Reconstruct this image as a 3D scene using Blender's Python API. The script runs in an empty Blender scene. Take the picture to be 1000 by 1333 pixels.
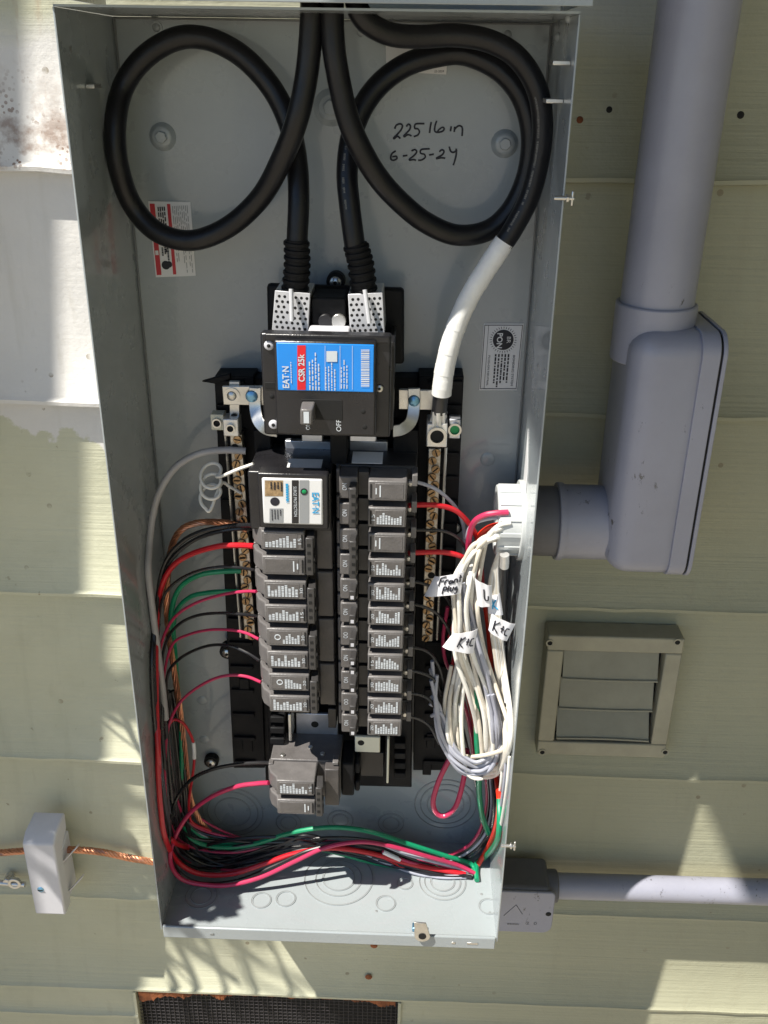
import bpy, bmesh, math, random
from mathutils import Vector, Matrix, Euler
random.seed(7)
S = bpy.context.scene
C = bpy.data.collections.new('electrical_panel_scene'); S.collection.children.link(C)

# ------------------------------------------------------------------ camera
CX, CY, CZ = 0.25492, -0.74539, 0.85764
FPX = 1241.56                      # focal length in pixels of a 1000 x 1333 picture
R_ = Vector((0.99938792, 0.03206935, 0.01397639))
F_ = Vector((-0.02315569, 0.90589875, -0.42286082))
U_ = Vector((-0.02622206, 0.42227836, 0.90608686))
cam = bpy.data.objects.new('camera', bpy.data.cameras.new('camera'))
C.objects.link(cam)
cam.matrix_world = Matrix(((R_.x, U_.x, -F_.x, CX), (R_.y, U_.y, -F_.y, CY), (R_.z, U_.z, -F_.z, CZ), (0, 0, 0, 1)))
cam.data.sensor_fit = 'VERTICAL'; cam.data.sensor_height = 24.0
cam.data.lens = FPX / 1333.0 * 24.0
cam.data.clip_start = 0.02; cam.data.clip_end = 500
S.camera = cam

# ------------------------------------------------------------------ light
SUN = Vector((1.53, 1.0, -3.0)).normalized()       # direction in which the light travels
w = bpy.data.worlds.new('World'); S.world = w; w.use_nodes = True
nt = w.node_tree; nt.nodes.clear()
sky = nt.nodes.new('ShaderNodeTexSky'); sky.sky_type = 'NISHITA'; sky.sun_disc = False
sky.sun_elevation = math.asin(-SUN.z)
sky.sun_rotation = math.atan2(-SUN.x, -SUN.y)
sky.air_density = 1.0; sky.dust_density = 0.3; sky.ozone_density = 4.0
bg = nt.nodes.new('ShaderNodeBackground'); bg.inputs['Strength'].default_value = 0.08
wo = nt.nodes.new('ShaderNodeOutputWorld')
nt.links.new(sky.outputs[0], bg.inputs[0]); nt.links.new(bg.outputs[0], wo.inputs[0])
sl = bpy.data.lights.new('sun', 'SUN'); sl.energy = 5.0; sl.angle = math.radians(0.53); sl.color = (1.0, 0.95, 0.86)
so = bpy.data.objects.new('sun', sl); C.objects.link(so)
so.rotation_euler = SUN.to_track_quat('-Z', 'Y').to_euler(); so.location = (-2, -2, 4)
S.view_settings.view_transform = 'Standard'; S.view_settings.look = 'None'
S.view_settings.gamma = 1.0; S.view_settings.use_curve_mapping = False
S.view_settings.exposure = 0.74

# ------------------------------------------------------------------ measuring helpers
CAM = Vector((CX, CY, CZ))
def ray(px, py): return F_ + R_ * ((px - 500.0) / FPX) - U_ * ((py - 666.5) / FPX)
def P(px, py, y):                   # the point seen at (px, py) on the vertical plane at depth y
    v = ray(px, py); return CAM + v * ((y - CY) / v.y)
def PZ(px, py, z):
    v = ray(px, py); return CAM + v * ((z - CZ) / v.z)
def PX(px, py, x):
    v = ray(px, py); return CAM + v * ((x - CX) / v.x)

# ------------------------------------------------------------------ materials
def mat(name, col, rough=0.5, metal=0.0, coat=0.0, spec=0.5, var=0.0, vscale=20, bump=0.0, bscale=200, rvar=0.0, col2=None, sub=0.0):
    m = bpy.data.materials.new(name); m.use_nodes = True
    t = m.node_tree; b = t.nodes['Principled BSDF']
    b.inputs['Base Color'].default_value = (*col, 1); b.inputs['Roughness'].default_value = rough
    b.inputs['Metallic'].default_value = metal; b.inputs['Coat Weight'].default_value = coat
    b.inputs['Coat Roughness'].default_value = 0.07
    b.inputs['Specular IOR Level'].default_value = spec
    tc = t.nodes.new('ShaderNodeTexCoord')
    if var > 0 or col2:
        n = t.nodes.new('ShaderNodeTexNoise'); n.inputs['Scale'].default_value = vscale; n.inputs['Detail'].default_value = 6
        n.inputs['Roughness'].default_value = 0.65
        t.links.new(tc.outputs['Object'], n.inputs['Vector'])
        r = t.nodes.new('ShaderNodeValToRGB'); r.color_ramp.elements[0].position = 0.32; r.color_ramp.elements[1].position = 0.7
        c2 = col2 or tuple(c * (1 - var) for c in col)
        r.color_ramp.elements[0].color = (*c2, 1); r.color_ramp.elements[1].color = (*[min(1, c * (1 + var * .6)) for c in col], 1)
        t.links.new(n.outputs['Fac'], r.inputs[0]); t.links.new(r.outputs[0], b.inputs['Base Color'])
    if rvar > 0:
        n = t.nodes.new('ShaderNodeTexNoise'); n.inputs['Scale'].default_value = 35; n.inputs['Detail'].default_value = 5
        t.links.new(tc.outputs['Object'], n.inputs['Vector'])
        mr = t.nodes.new('ShaderNodeMapRange'); mr.inputs['From Min'].default_value = .3; mr.inputs['From Max'].default_value = .7
        mr.inputs['To Min'].default_value = rough - rvar; mr.inputs['To Max'].default_value = rough + rvar
        t.links.new(n.outputs['Fac'], mr.inputs[0]); t.links.new(mr.outputs[0], b.inputs['Roughness'])
    if bump > 0:
        n = t.nodes.new('ShaderNodeTexNoise'); n.inputs['Scale'].default_value = bscale; n.inputs['Detail'].default_value = 4
        t.links.new(tc.outputs['Object'], n.inputs['Vector'])
        bp = t.nodes.new('ShaderNodeBump'); bp.inputs['Strength'].default_value = bump; bp.inputs['Distance'].default_value = 0.002
        t.links.new(n.outputs['Fac'], bp.inputs['Height']); t.links.new(bp.outputs[0], b.inputs['Normal'])
    return m

M = {}
M['enamel'] = mat('grey_enamel', (.315, .348, .362), .3, coat=.6, var=.07, vscale=6, bump=.08, bscale=260, rvar=.06)
M['black_cable'] = mat('black_cable_jacket', (.008, .008, .010), .36, spec=.35, var=.3, vscale=60, bump=.12, bscale=400, rvar=.08)
M['black_plastic'] = mat('black_plastic', (.008, .008, .009), .6, spec=.2, var=.35, vscale=30, bump=.1, bscale=500, rvar=.1)
M['breaker'] = mat('breaker_case', (.115, .107, .105), .4, var=.25, vscale=50, bump=.18, bscale=500, rvar=.1)
def edge_glint(m, col, rad=.0011, amt=.8):  # lighter colour painted along edges for their bright rim highlights
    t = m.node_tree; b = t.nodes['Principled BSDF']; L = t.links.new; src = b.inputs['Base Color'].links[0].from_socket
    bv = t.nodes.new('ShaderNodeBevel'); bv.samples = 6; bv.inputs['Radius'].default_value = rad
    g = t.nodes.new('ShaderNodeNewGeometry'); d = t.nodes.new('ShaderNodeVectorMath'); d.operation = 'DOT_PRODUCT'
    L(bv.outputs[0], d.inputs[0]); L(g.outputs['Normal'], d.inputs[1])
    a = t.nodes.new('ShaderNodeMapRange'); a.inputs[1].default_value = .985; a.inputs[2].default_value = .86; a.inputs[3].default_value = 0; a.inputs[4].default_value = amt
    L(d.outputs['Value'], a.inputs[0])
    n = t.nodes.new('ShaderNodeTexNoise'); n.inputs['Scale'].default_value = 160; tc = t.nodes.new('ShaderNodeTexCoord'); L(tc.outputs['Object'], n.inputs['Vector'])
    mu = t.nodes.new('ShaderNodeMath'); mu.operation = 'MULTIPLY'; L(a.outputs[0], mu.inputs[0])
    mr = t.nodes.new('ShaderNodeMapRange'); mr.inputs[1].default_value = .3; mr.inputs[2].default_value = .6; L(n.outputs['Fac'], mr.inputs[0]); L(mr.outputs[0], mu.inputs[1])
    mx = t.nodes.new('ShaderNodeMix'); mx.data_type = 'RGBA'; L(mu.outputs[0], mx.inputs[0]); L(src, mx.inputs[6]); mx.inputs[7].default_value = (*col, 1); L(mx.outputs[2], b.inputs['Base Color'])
M['breaker_mid'] = mat('breaker_inner', (.075, .068, .066), .45, var=.25, vscale=50, bump=.15, bscale=500)
M['breaker_base'] = mat('breaker_base', (.035, .033, .033), .5, var=.3, vscale=50, bump=.15, bscale=500)
M['breaker_face'] = mat('breaker_face', (.135, .127, .125), .38, var=.2, vscale=60, bump=.12, bscale=600, rvar=.1)
edge_glint(M['breaker'], (.34, .325, .32)); edge_glint(M['breaker_face'], (.36, .345, .34))
M['handle'] = mat('breaker_handle', (.045, .043, .043), .38, var=.3, vscale=90, bump=.1, bscale=700)
M['main_case'] = mat('main_breaker_case', (.015, .0145, .0165), .33, var=.3, vscale=40, bump=.1, bscale=500, rvar=.1)
M['print'] = mat('white_print', (.6, .64, .68), .6, var=.1)
M['ink'] = mat('black_ink', (.012, .012, .02), .6)
M['white_label'] = mat('white_sticker', (.72, .72, .72), .45, var=.05, vscale=40)
M['grey_label'] = mat('grey_print', (.28, .29, .3), .5)
M['blue'] = mat('blue_label', (.012, .25, .78), .35, var=.06)
M['red'] = mat('red_label', (.68, .012, .02), .4, var=.08)
M['dull_red'] = mat('warning_red', (.5, .03, .04), .5, var=.1)
M['cyan'] = mat('cyan_print', (.02, .33, .62), .5)
M['brown_print'] = mat('bronze_print', (.36, .24, .12), .5, var=.5, vscale=300)
M['steel'] = mat('zinc_steel', (.62, .61, .58), .32, metal=.9, var=.2, vscale=60, rvar=.1)
M['alu'] = mat('aluminium', (.72, .71, .69), .42, metal=.75, var=.15, vscale=80, bump=.15, bscale=400)
M['lug_plate'] = mat('perforated_plate', (.62, .62, .64), .45, metal=.25, var=.08)
M['blue_zinc'] = mat('blue_zinc', (.2, .42, .62), .3, metal=.8, var=.2, vscale=200)
M['copper'] = mat('bare_copper', (.62, .29, .17), .34, metal=.85, var=.3, vscale=120)
M['bar'] = mat('neutral_bar_metal', (.5, .46, .4), .4, metal=.85, var=.3, vscale=200)
M['brass'] = mat('bronze_screw', (.36, .24, .13), .35, metal=.85, var=.5, vscale=400)
M['green_screw'] = mat('green_screw', (.01, .3, .1), .4, metal=.2)
M['w_black'] = mat('black_wire', (.012, .012, .014), .3, spec=.6, rvar=.05)
M['w_red'] = mat('red_wire', (.52, .012, .022), .32, var=.12, vscale=60)
M['w_orange'] = mat('orange_red_wire', (.72, .035, .015), .32, var=.1, vscale=60)
M['w_pink'] = mat('magenta_wire', (.47, .03, .095), .32, var=.12, vscale=60)
M['w_green'] = mat('green_wire', (.006, .26, .12), .32, var=.12, vscale=60)
M['w_cream'] = mat('cream_wire', (.68, .62, .52), .4, var=.15, vscale=50)
M['w_white'] = mat('white_wire', (.76, .74, .68), .4, var=.1, vscale=50)
M['w_grey'] = mat('grey_wire', (.36, .37, .43), .35, var=.12, vscale=50)
M['jacket'] = mat('grey_jacket', (.4, .39, .4), .5, var=.12, vscale=60, bump=.1)
M['tape'] = mat('white_tape', (.78, .78, .76), .4, var=.08, vscale=60, bump=.2, bscale=120)
M['pvc'] = mat('grey_pvc', (.31, .315, .38), .34, var=.1, vscale=9, bump=.06, bscale=300, rvar=.06)
def scuffs(m, col, sc, th):
    t = m.node_tree; b = t.nodes['Principled BSDF']; L = t.links.new; src = b.inputs['Base Color'].links[0].from_socket
    tc = t.nodes.new('ShaderNodeTexCoord'); mp = t.nodes.new('ShaderNodeMapping'); mp.inputs['Scale'].default_value = (1.6, 1.6, .8); L(tc.outputs['Object'], mp.inputs['Vector'])
    n = t.nodes.new('ShaderNodeTexNoise'); n.inputs['Scale'].default_value = sc; n.inputs['Detail'].default_value = 7; n.inputs['Roughness'].default_value = .75; L(mp.outputs[0], n.inputs['Vector'])
    n2 = t.nodes.new('ShaderNodeTexNoise'); n2.inputs['Scale'].default_value = 9; L(tc.outputs['Object'], n2.inputs['Vector'])
    a = t.nodes.new('ShaderNodeMapRange'); a.inputs[1].default_value = th; a.inputs[2].default_value = th + .05; L(n.outputs['Fac'], a.inputs[0])
    a2 = t.nodes.new('ShaderNodeMapRange'); a2.inputs[1].default_value = .48; a2.inputs[2].default_value = .58; L(n2.outputs['Fac'], a2.inputs[0])
    mu = t.nodes.new('ShaderNodeMath'); mu.operation = 'MULTIPLY'; L(a.outputs[0], mu.inputs[0]); L(a2.outputs[0], mu.inputs[1])
    mx = t.nodes.new('ShaderNodeMix'); mx.data_type = 'RGBA'; L(mu.outputs[0], mx.inputs[0]); L(src, mx.inputs[6]); mx.inputs[7].default_value = (*col, 1); L(mx.outputs[2], b.inputs['Base Color'])
scuffs(M['pvc'], (.085, .08, .075), 70, .615); scuffs(M['enamel'], (.5, .51, .5), 90, .69)
scuffs(M['black_cable'], (.05, .048, .045), 80, .66)
M['pvc_dark'] = mat('dark_grey_pvc', (.13, .13, .145), .5, var=.15, vscale=20, bump=.1)
M['white_pvc'] = mat('white_plastic', (.5, .52, .515), .4, var=.06, vscale=30)
M['paper'] = mat('paper_tag', (.76, .75, .78), .6, var=.08, vscale=60)
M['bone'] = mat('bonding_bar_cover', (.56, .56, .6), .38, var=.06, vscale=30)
M['vent'] = mat('vent_plastic', (.36, .34, .255), .5, var=.14, vscale=25, bump=.12, bscale=150)
M['louver'] = mat('vent_louver', (.29, .28, .215), .45, var=.12, vscale=25, bump=.1)
M['hole'] = mat('dark_hole', (.006, .006, .006), .8)
M['rust'] = mat('rusty_iron', (.3, .095, .03), .85, col2=(.1, .03, .012), var=.3, vscale=60, bump=.6, bscale=120)
M['mesh_wire'] = mat('mesh_wire', (.06, .055, .06), .6, metal=.4)
M['knock'] = mat('knockout_seam', (.2, .21, .21), .5)
M['bus'] = mat('tin_plated_bus', (.55, .57, .62), .35, metal=.8, var=.15, vscale=60)
M['nm'] = mat('ivory_plastic', (.7, .68, .55), .5)
M['post'] = mat('post_wood', (.32, .27, .2), .7, var=.3, vscale=12, bump=.3)
M['bark'] = mat('bark', (.12, .09, .065), .9, var=.4, vscale=30, bump=.6)
M['leaf'] = mat('leaf', (.05, .1, .025), .55, var=.3, vscale=4)
M['gravel'] = mat('gravel_ground', (.35, .31, .25), .9, var=.4, vscale=40, bump=.6, bscale=60)
M['shingle'] = mat('roof_shingle', (.09, .085, .08), .9, var=.3, vscale=40, bump=.5)
M['soffit'] = mat('soffit_paint', (.13, .12, .1), .7, var=.15, vscale=10)

def siding_mat():
    m = bpy.data.materials.new('siding_paint'); m.use_nodes = True
    t = m.node_tree; b = t.nodes['Principled BSDF']; L = t.links.new
    def N(k, **kw):
        n = t.nodes.new(k)
        for a, v in kw.items(): n.inputs[a.replace('_', ' ')].default_value = v
        return n
    def math_(op, a, b_=None, clamp=False):
        n = t.nodes.new('ShaderNodeMath'); n.operation = op; n.use_clamp = clamp
        for i, v in enumerate((a, b_)):
            if v is None: continue
            if isinstance(v, (int, float)): n.inputs[i].default_value = v
            else: L(v, n.inputs[i])
        return n.outputs[0]
    def ramp(v, p0, p1):
        n = t.nodes.new('ShaderNodeMapRange'); n.inputs['From Min'].default_value = p0; n.inputs['From Max'].default_value = p1
        L(v, n.inputs[0]); return n.outputs[0]
    def mix(f, c0, c1):
        n = t.nodes.new('ShaderNodeMix'); n.data_type = 'RGBA'
        if isinstance(f, (int, float)): n.inputs[0].default_value = f
        else: L(f, n.inputs[0])
        for i, c in ((6, c0), (7, c1)):
            if isinstance(c, tuple): n.inputs[i].default_value = (*c, 1)
            else: L(c, n.inputs[i])
        return n.outputs[2]
    geo = t.nodes.new('ShaderNodeNewGeometry'); sp = t.nodes.new('ShaderNodeSeparateXYZ'); L(geo.outputs['Position'], sp.inputs[0])
    x, z = sp.outputs['X'], sp.outputs['Z']
    def noise(sc, det=6, stretch=None, rough=.6):
        n = N('ShaderNodeTexNoise', Scale=sc, Detail=det, Roughness=rough)
        if stretch:
            mp = t.nodes.new('ShaderNodeMapping'); mp.inputs['Scale'].default_value = stretch
            L(geo.outputs['Position'], mp.inputs['Vector']); L(mp.outputs[0], n.inputs['Vector'])
        else: L(geo.outputs['Position'], n.inputs['Vector'])
        return n.outputs['Fac']
    n1 = noise(5, 8); n2 = noise(22, 8); n3 = noise(60, 5, (1, 1, .25))
    green = mix(ramp(n1, .3, .7), (.43, .432, .315), (.515, .512, .385))
    green = mix(math_('MULTIPLY', ramp(n2, .55, .8), .3), green, (.36, .35, .24))
    green = mix(math_('MULTIPLY', ramp(x, .2, .5), .75), green, (.315, .31, .215))   # older, dirtier paint towards the right, deepened further to darken the shade there
    pr2 = math_('MULTIPLY', ramp(math_('ADD', z, math_('MULTIPLY', n1, .08)), .895, .93), math_('SUBTRACT', 1.0, ramp(x, .47, .53)))
    green = mix(math_('MULTIPLY', math_('MULTIPLY', pr2, ramp(x, .2, .3)), .8), green, (.44, .47, .45))
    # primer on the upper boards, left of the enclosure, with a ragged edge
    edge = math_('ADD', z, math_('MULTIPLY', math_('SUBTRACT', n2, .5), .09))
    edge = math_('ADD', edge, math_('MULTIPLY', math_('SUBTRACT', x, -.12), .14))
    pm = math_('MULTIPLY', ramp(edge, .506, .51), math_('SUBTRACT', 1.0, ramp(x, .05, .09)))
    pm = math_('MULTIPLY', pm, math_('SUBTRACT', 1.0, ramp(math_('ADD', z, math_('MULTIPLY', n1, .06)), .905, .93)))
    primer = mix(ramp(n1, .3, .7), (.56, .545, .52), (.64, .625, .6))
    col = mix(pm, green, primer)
    # brown mildew spots and rust runs on the top board
    v = N('ShaderNodeTexVoronoi', Scale=210); L(geo.outputs['Position'], v.inputs['Vector'])
    sp1 = math_('MULTIPLY', math_('LESS_THAN', v.outputs['Distance'], .34), ramp(noise(34, 6), .44, .56))
    zone = math_('MULTIPLY', ramp(z, .768, .775), math_('SUBTRACT', 1.0, ramp(z, .80, .86)))
    zone = math_('MULTIPLY', zone, math_('SUBTRACT', 1.0, ramp(x, -.06, -.03)))
    low = math_('MULTIPLY', zone, ramp(noise(38, 8), .47, .62))
    d = math_('MAXIMUM', math_('MULTIPLY', sp1, zone), math_('MULTIPLY', low, .75))
    col = mix(d, col, (.17, .09, .05))
    run = math_('MULTIPLY', ramp(noise(24, 7, (1, 1, .12)), .6, .68), math_('MULTIPLY', ramp(z, .768, .77), math_('SUBTRACT', 1.0, ramp(x, -.05, -.03))))
    col = mix(math_('MULTIPLY', run, .55), col, (.3, .17, .1))
    # general faint dirt and specks
    v2 = N('ShaderNodeTexVoronoi', Scale=28); L(geo.outputs['Position'], v2.inputs['Vector'])
    sp2 = math_('MULTIPLY', math_('LESS_THAN', v2.outputs['Distance'], .085), ramp(n2, .5, .6))
    col = mix(math_('MULTIPLY', sp2, .7), col, (.2, .16, .1))
    col = mix(math_('MULTIPLY', ramp(n3, .62, .75), .22), col, (.3, .27, .19))
    # hairline cracks and flaked chips of paint
    chip = math_('MULTIPLY', ramp(noise(75, 3), .71, .73), ramp(noise(9, 3), .52, .6))
    col = mix(math_('MULTIPLY', chip, .6), col, (.2, .165, .11))
    col = mix(math_('MULTIPLY', ramp(noise(40, 6, (1, 1, .1)), .56, .75), .2), col, (.27, .25, .17))
    L(col, b.inputs['Base Color'])
    b.inputs['Roughness'].default_value = .52
    wav = noise(16, 5, (.22, 1, 14)); fine = noise(260, 3)
    h = math_('ADD', math_('MULTIPLY', wav, math_('SUBTRACT', .75, math_('MULTIPLY', pm, .6))), math_('MULTIPLY', fine, .22))
    h = math_('ADD', h, math_('MULTIPLY', math_('MULTIPLY', pm, 1.0), .25))
    h = math_('ADD', h, math_('MULTIPLY', ramp(n1, .35, .65), 1.2))
    bp = t.nodes.new('ShaderNodeBump'); bp.inputs['Strength'].default_value = .42; bp.inputs['Distance'].default_value = .003
    L(h, bp.inputs['Height']); L(bp.outputs[0], b.inputs['Normal'])
    return m
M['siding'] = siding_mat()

# ------------------------------------------------------------------ mesh helpers
class MB:
    def __init__(s): s.v = []; s.f = []
    def add(s, vs, fs):
        o = len(s.v); s.v += [Vector(v) for v in vs]; s.f += [tuple(i + o for i in f) for f in fs]; return s
    def box(s, a, b):
        (x0, y0, z0), (x1, y1, z1) = a, b
        return s.add([(x0, y0, z0), (x1, y0, z0), (x1, y1, z0), (x0, y1, z0), (x0, y0, z1), (x1, y0, z1), (x1, y1, z1), (x0, y1, z1)],
                     [(0, 3, 2, 1), (4, 5, 6, 7), (0, 1, 5, 4), (1, 2, 6, 5), (2, 3, 7, 6), (3, 0, 4, 7)])
    def hexa(s, front, back):       # two quads (bl, br, tr, tl) seen from the front
        return s.add(list(front) + list(back), [(0, 1, 2, 3), (7, 6, 5, 4), (1, 0, 4, 5), (2, 1, 5, 6), (3, 2, 6, 7), (0, 3, 7, 4)])
    def prism(s, pts, d):           # polygon (counter-clockwise seen from outside) swept by vector d backwards
        n = len(pts); a = [Vector(p) for p in pts]; d = Vector(d)
        return s.add(a + [p + d for p in a], [tuple(range(n)), tuple(range(2 * n - 1, n - 1, -1))] + [((i + 1) % n, i, n + i, n + (i + 1) % n) for i in range(n)])
    def cyl(s, a, b, r, n=16, r2=None, caps=True):
        a, b = Vector(a), Vector(b); d = (b - a).normalized(); r2 = r if r2 is None else r2
        e = d.orthogonal().normalized(); g = d.cross(e)
        vs = [a + (e * math.cos(t) + g * math.sin(t)) * r for t in [2 * math.pi * i / n for i in range(n)]]
        vs += [b + (e * math.cos(t) + g * math.sin(t)) * r2 for t in [2 * math.pi * i / n for i in range(n)]]
        fs = [(i, (i + 1) % n, n + (i + 1) % n, n + i) for i in range(n)]
        if caps: fs += [tuple(range(n - 1, -1, -1)), tuple(range(n, 2 * n))]
        return s.add(vs, fs)
    def ring(s, c, n_, r0, r1, h, n=28):    # flat ring, proud by h along n_
        c, n_ = Vector(c), Vector(n_).normalized(); e = n_.orthogonal().normalized(); g = n_.cross(e)
        vs = []
        for r, k in ((r0, 0), (r0, h), (r1, h), (r1, 0)):
            vs += [c + n_ * k + (e * math.cos(t) + g * math.sin(t)) * r for t in [2 * math.pi * i / n for i in range(n)]]
        fs = []
        for q in range(3):
            fs += [(q * n + i, q * n + (i + 1) % n, (q + 1) * n + (i + 1) % n, (q + 1) * n + i) for i in range(n)]
        return s.add(vs, fs)
    def dome(s, c, n_, r, h, n=20, k=4):
        c, n_ = Vector(c), Vector(n_).normalized(); e = n_.orthogonal().normalized(); g = n_.cross(e); vs = []
        for j in range(k):
            a = math.pi / 2 * j / k
            vs += [c + n_ * h * math.sin(a) + (e * math.cos(t) + g * math.sin(t)) * r * math.cos(a) for t in [2 * math.pi * i / n for i in range(n)]]
        vs.append(c + n_ * h); top = len(vs) - 1
        fs = [(j * n + i, j * n + (i + 1) % n, (j + 1) * n + (i + 1) % n, (j + 1) * n + i) for j in range(k - 1) for i in range(n)]
        fs += [((k - 1) * n + i, (k - 1) * n + (i + 1) % n, top) for i in range(n)]
        return s.add(vs, fs)
    def tube(s, pts, r, n=10, res=6, caps=True, smooth=True):
        p = catmull(pts, res) if smooth else [Vector(q) for q in pts]
        rr = r if callable(r) else (lambda t: r)
        m = len(p); t0 = (p[1] - p[0]).normalized(); e = t0.orthogonal().normalized(); vs = []
        for i in range(m):
            t = (p[min(i + 1, m - 1)] - p[max(i - 1, 0)]).normalized()
            e = (e - t * e.dot(t)).normalized(); g = t.cross(e); q = rr(i / (m - 1))
            vs += [p[i] + (e * math.cos(a) + g * math.sin(a)) * q for a in [2 * math.pi * k / n for k in range(n)]]
        fs = [(i * n + k, i * n + (k + 1) % n, (i + 1) * n + (k + 1) % n, (i + 1) * n + k) for i in range(m - 1) for k in range(n)]
        if caps: fs += [tuple(range(n - 1, -1, -1)), tuple(range((m - 1) * n, m * n))]
        return s.add(vs, fs)
    def build(s, name, m, parent=None, bevel=0, seg=2, local=False, angle=35, label=None):
        off = Vector((0, 0, 0))
        if parent is not None and not local:
            q = parent
            while q.parent: q = q.parent
            off = Vector(q.location)
        me = bpy.data.meshes.new(name)
        me.from_pydata([tuple(v - off) for v in s.v], [], s.f)
        bm = bmesh.new(); bm.from_mesh(me); bmesh.ops.recalc_face_normals(bm, faces=bm.faces); bm.to_mesh(me); bm.free()
        me.polygons.foreach_set('use_smooth', [True] * len(me.polygons)); me.set_sharp_from_angle(angle=math.radians(angle))
        me.materials.append(m)
        o = bpy.data.objects.new(name, me); C.objects.link(o)
        if parent is not None: o.parent = parent
        if bevel:
            b = o.modifiers.new('bevel', 'BEVEL'); b.width = bevel; b.segments = seg; b.limit_method = 'ANGLE'; b.angle_limit = math.radians(40)
        if label: o['label'] = label
        return o

def catmull(pts, res):
    p = [Vector(q) for q in pts]
    if len(p) < 3: return [p[0].lerp(p[-1], i / res) for i in range(res + 1)]
    a = [p[0] * 2 - p[1]] + p + [p[-1] * 2 - p[-2]]; out = []
    for i in range(1, len(a) - 2):
        p0, p1, p2, p3 = a[i - 1:i + 3]
        for k in range(res):
            t = k / res
            out.append(.5 * ((2 * p1) + (p2 - p0) * t + (2 * p0 - 5 * p1 + 4 * p2 - p3) * t * t + (3 * p1 - p0 - 3 * p2 + p3) * t ** 3))
    out.append(p[-1]); return out

def tag(o, label, cat, group=None, kind=None):
    o['label'] = label
    if cat: o['category'] = cat
    if group: o['group'] = group
    if kind: o['kind'] = kind
    return o
def thing(name, loc, label, cat, group=None, rot=(0, 0, 0)):
    o = bpy.data.objects.new(name, None); C.objects.link(o); o.location = loc; o.rotation_euler = rot; o.empty_display_size = .01
    return tag(o, label, cat, group)
def pxs(path, y=None):             # list of (px, py[, y]) to world points; a missing depth repeats the last one
    out = []
    for q in path:
        if len(q) > 2: y = q[2]
        out.append(P(q[0], q[1], y))
    return out
_txt = {}
def text_geo(s, bold=False):
    if (s, bold) not in _txt:
        cu = bpy.data.curves.new('lettering', 'FONT'); cu.body = s; cu.size = 1.0; cu.align_x = 'LEFT'; cu.resolution_u = 3; cu.offset = .022 if bold else 0
        o = bpy.data.objects.new('lettering', cu); C.objects.link(o)
        bpy.context.view_layer.update()
        me = o.to_mesh(); vs = [v.co.copy() for v in me.vertices]; fs = [tuple(p.vertices) for p in me.polygons]
        o.to_mesh_clear(); bpy.data.objects.remove(o); bpy.data.curves.remove(cu)
        x0 = min(v.x for v in vs); x1 = max(v.x for v in vs); y0 = min(v.y for v in vs); y1 = max(v.y for v in vs)
        _txt[(s, bold)] = ([((v.x - x0) / (x1 - x0) - .5, (v.y - y0) / (y1 - y0) - .5) for v in vs], fs)
    return _txt[(s, bold)]
def text(mb, s, c, w, h, ux, uy, bold=False):  # centred lettering stretched to w x h along directions ux, uy
    vs, fs = text_geo(s, bold); c, ux, uy = Vector(c), Vector(ux), Vector(uy)
    mb.add([c + ux * (a * w) + uy * (b * h) for a, b in vs], fs)
def bars(mb, c, w, h, rows, ux, uy, n, seed=1, fill=.6, lo=.4):   # rows of illegible fine print
    r = random.Random(seed); c, ux, uy = Vector(c), Vector(ux), Vector(uy)
    for i in range(rows):
        yy = (i + .5) / rows - .5; x = -.5; L = r.uniform(lo, 1) - .5
        while x < L:
            l = r.uniform(.04, .13)
            q0, q1 = x, min(x + l, .5); t = fill / rows / 2
            mb.add([c + ux * (q0 * w) + uy * ((yy - t) * h), c + ux * (q1 * w) + uy * ((yy - t) * h), c + ux * (q1 * w) + uy * ((yy + t) * h), c + ux * (q0 * w) + uy * ((yy + t) * h)], [(0, 1, 2, 3)])
            x += l + r.uniform(.015, .04)
XX, YY, ZZ = Vector((1, 0, 0)), Vector((0, 1, 0)), Vector((0, 0, 1))
def quad(mb, pts, th=.0004, n=Vector((0, -1, 0))):
    p = [Vector(q) for q in pts]; d = -Vector(n) * th
    mb.hexa(p, [q + d for q in p])
def screw(mb, c, n_, r, h, slot=True):
    mb.dome(c, n_, r, h, 16, 3)

# ------------------------------------------------------------------ ground, wall, added roof
W, H, D = 0.365, 0.89259, 0.14161
WALL = 0.154
g = MB().add([(-60, -60, -.78), (60, -60, -.78), (60, 60, -.78), (-60, 60, -.78)], [(0, 1, 2, 3)]).build('ground', M['gravel'])
g['kind'] = 'structure'; g['label'] = 'tan gravel and bark ground in front of the house'

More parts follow.
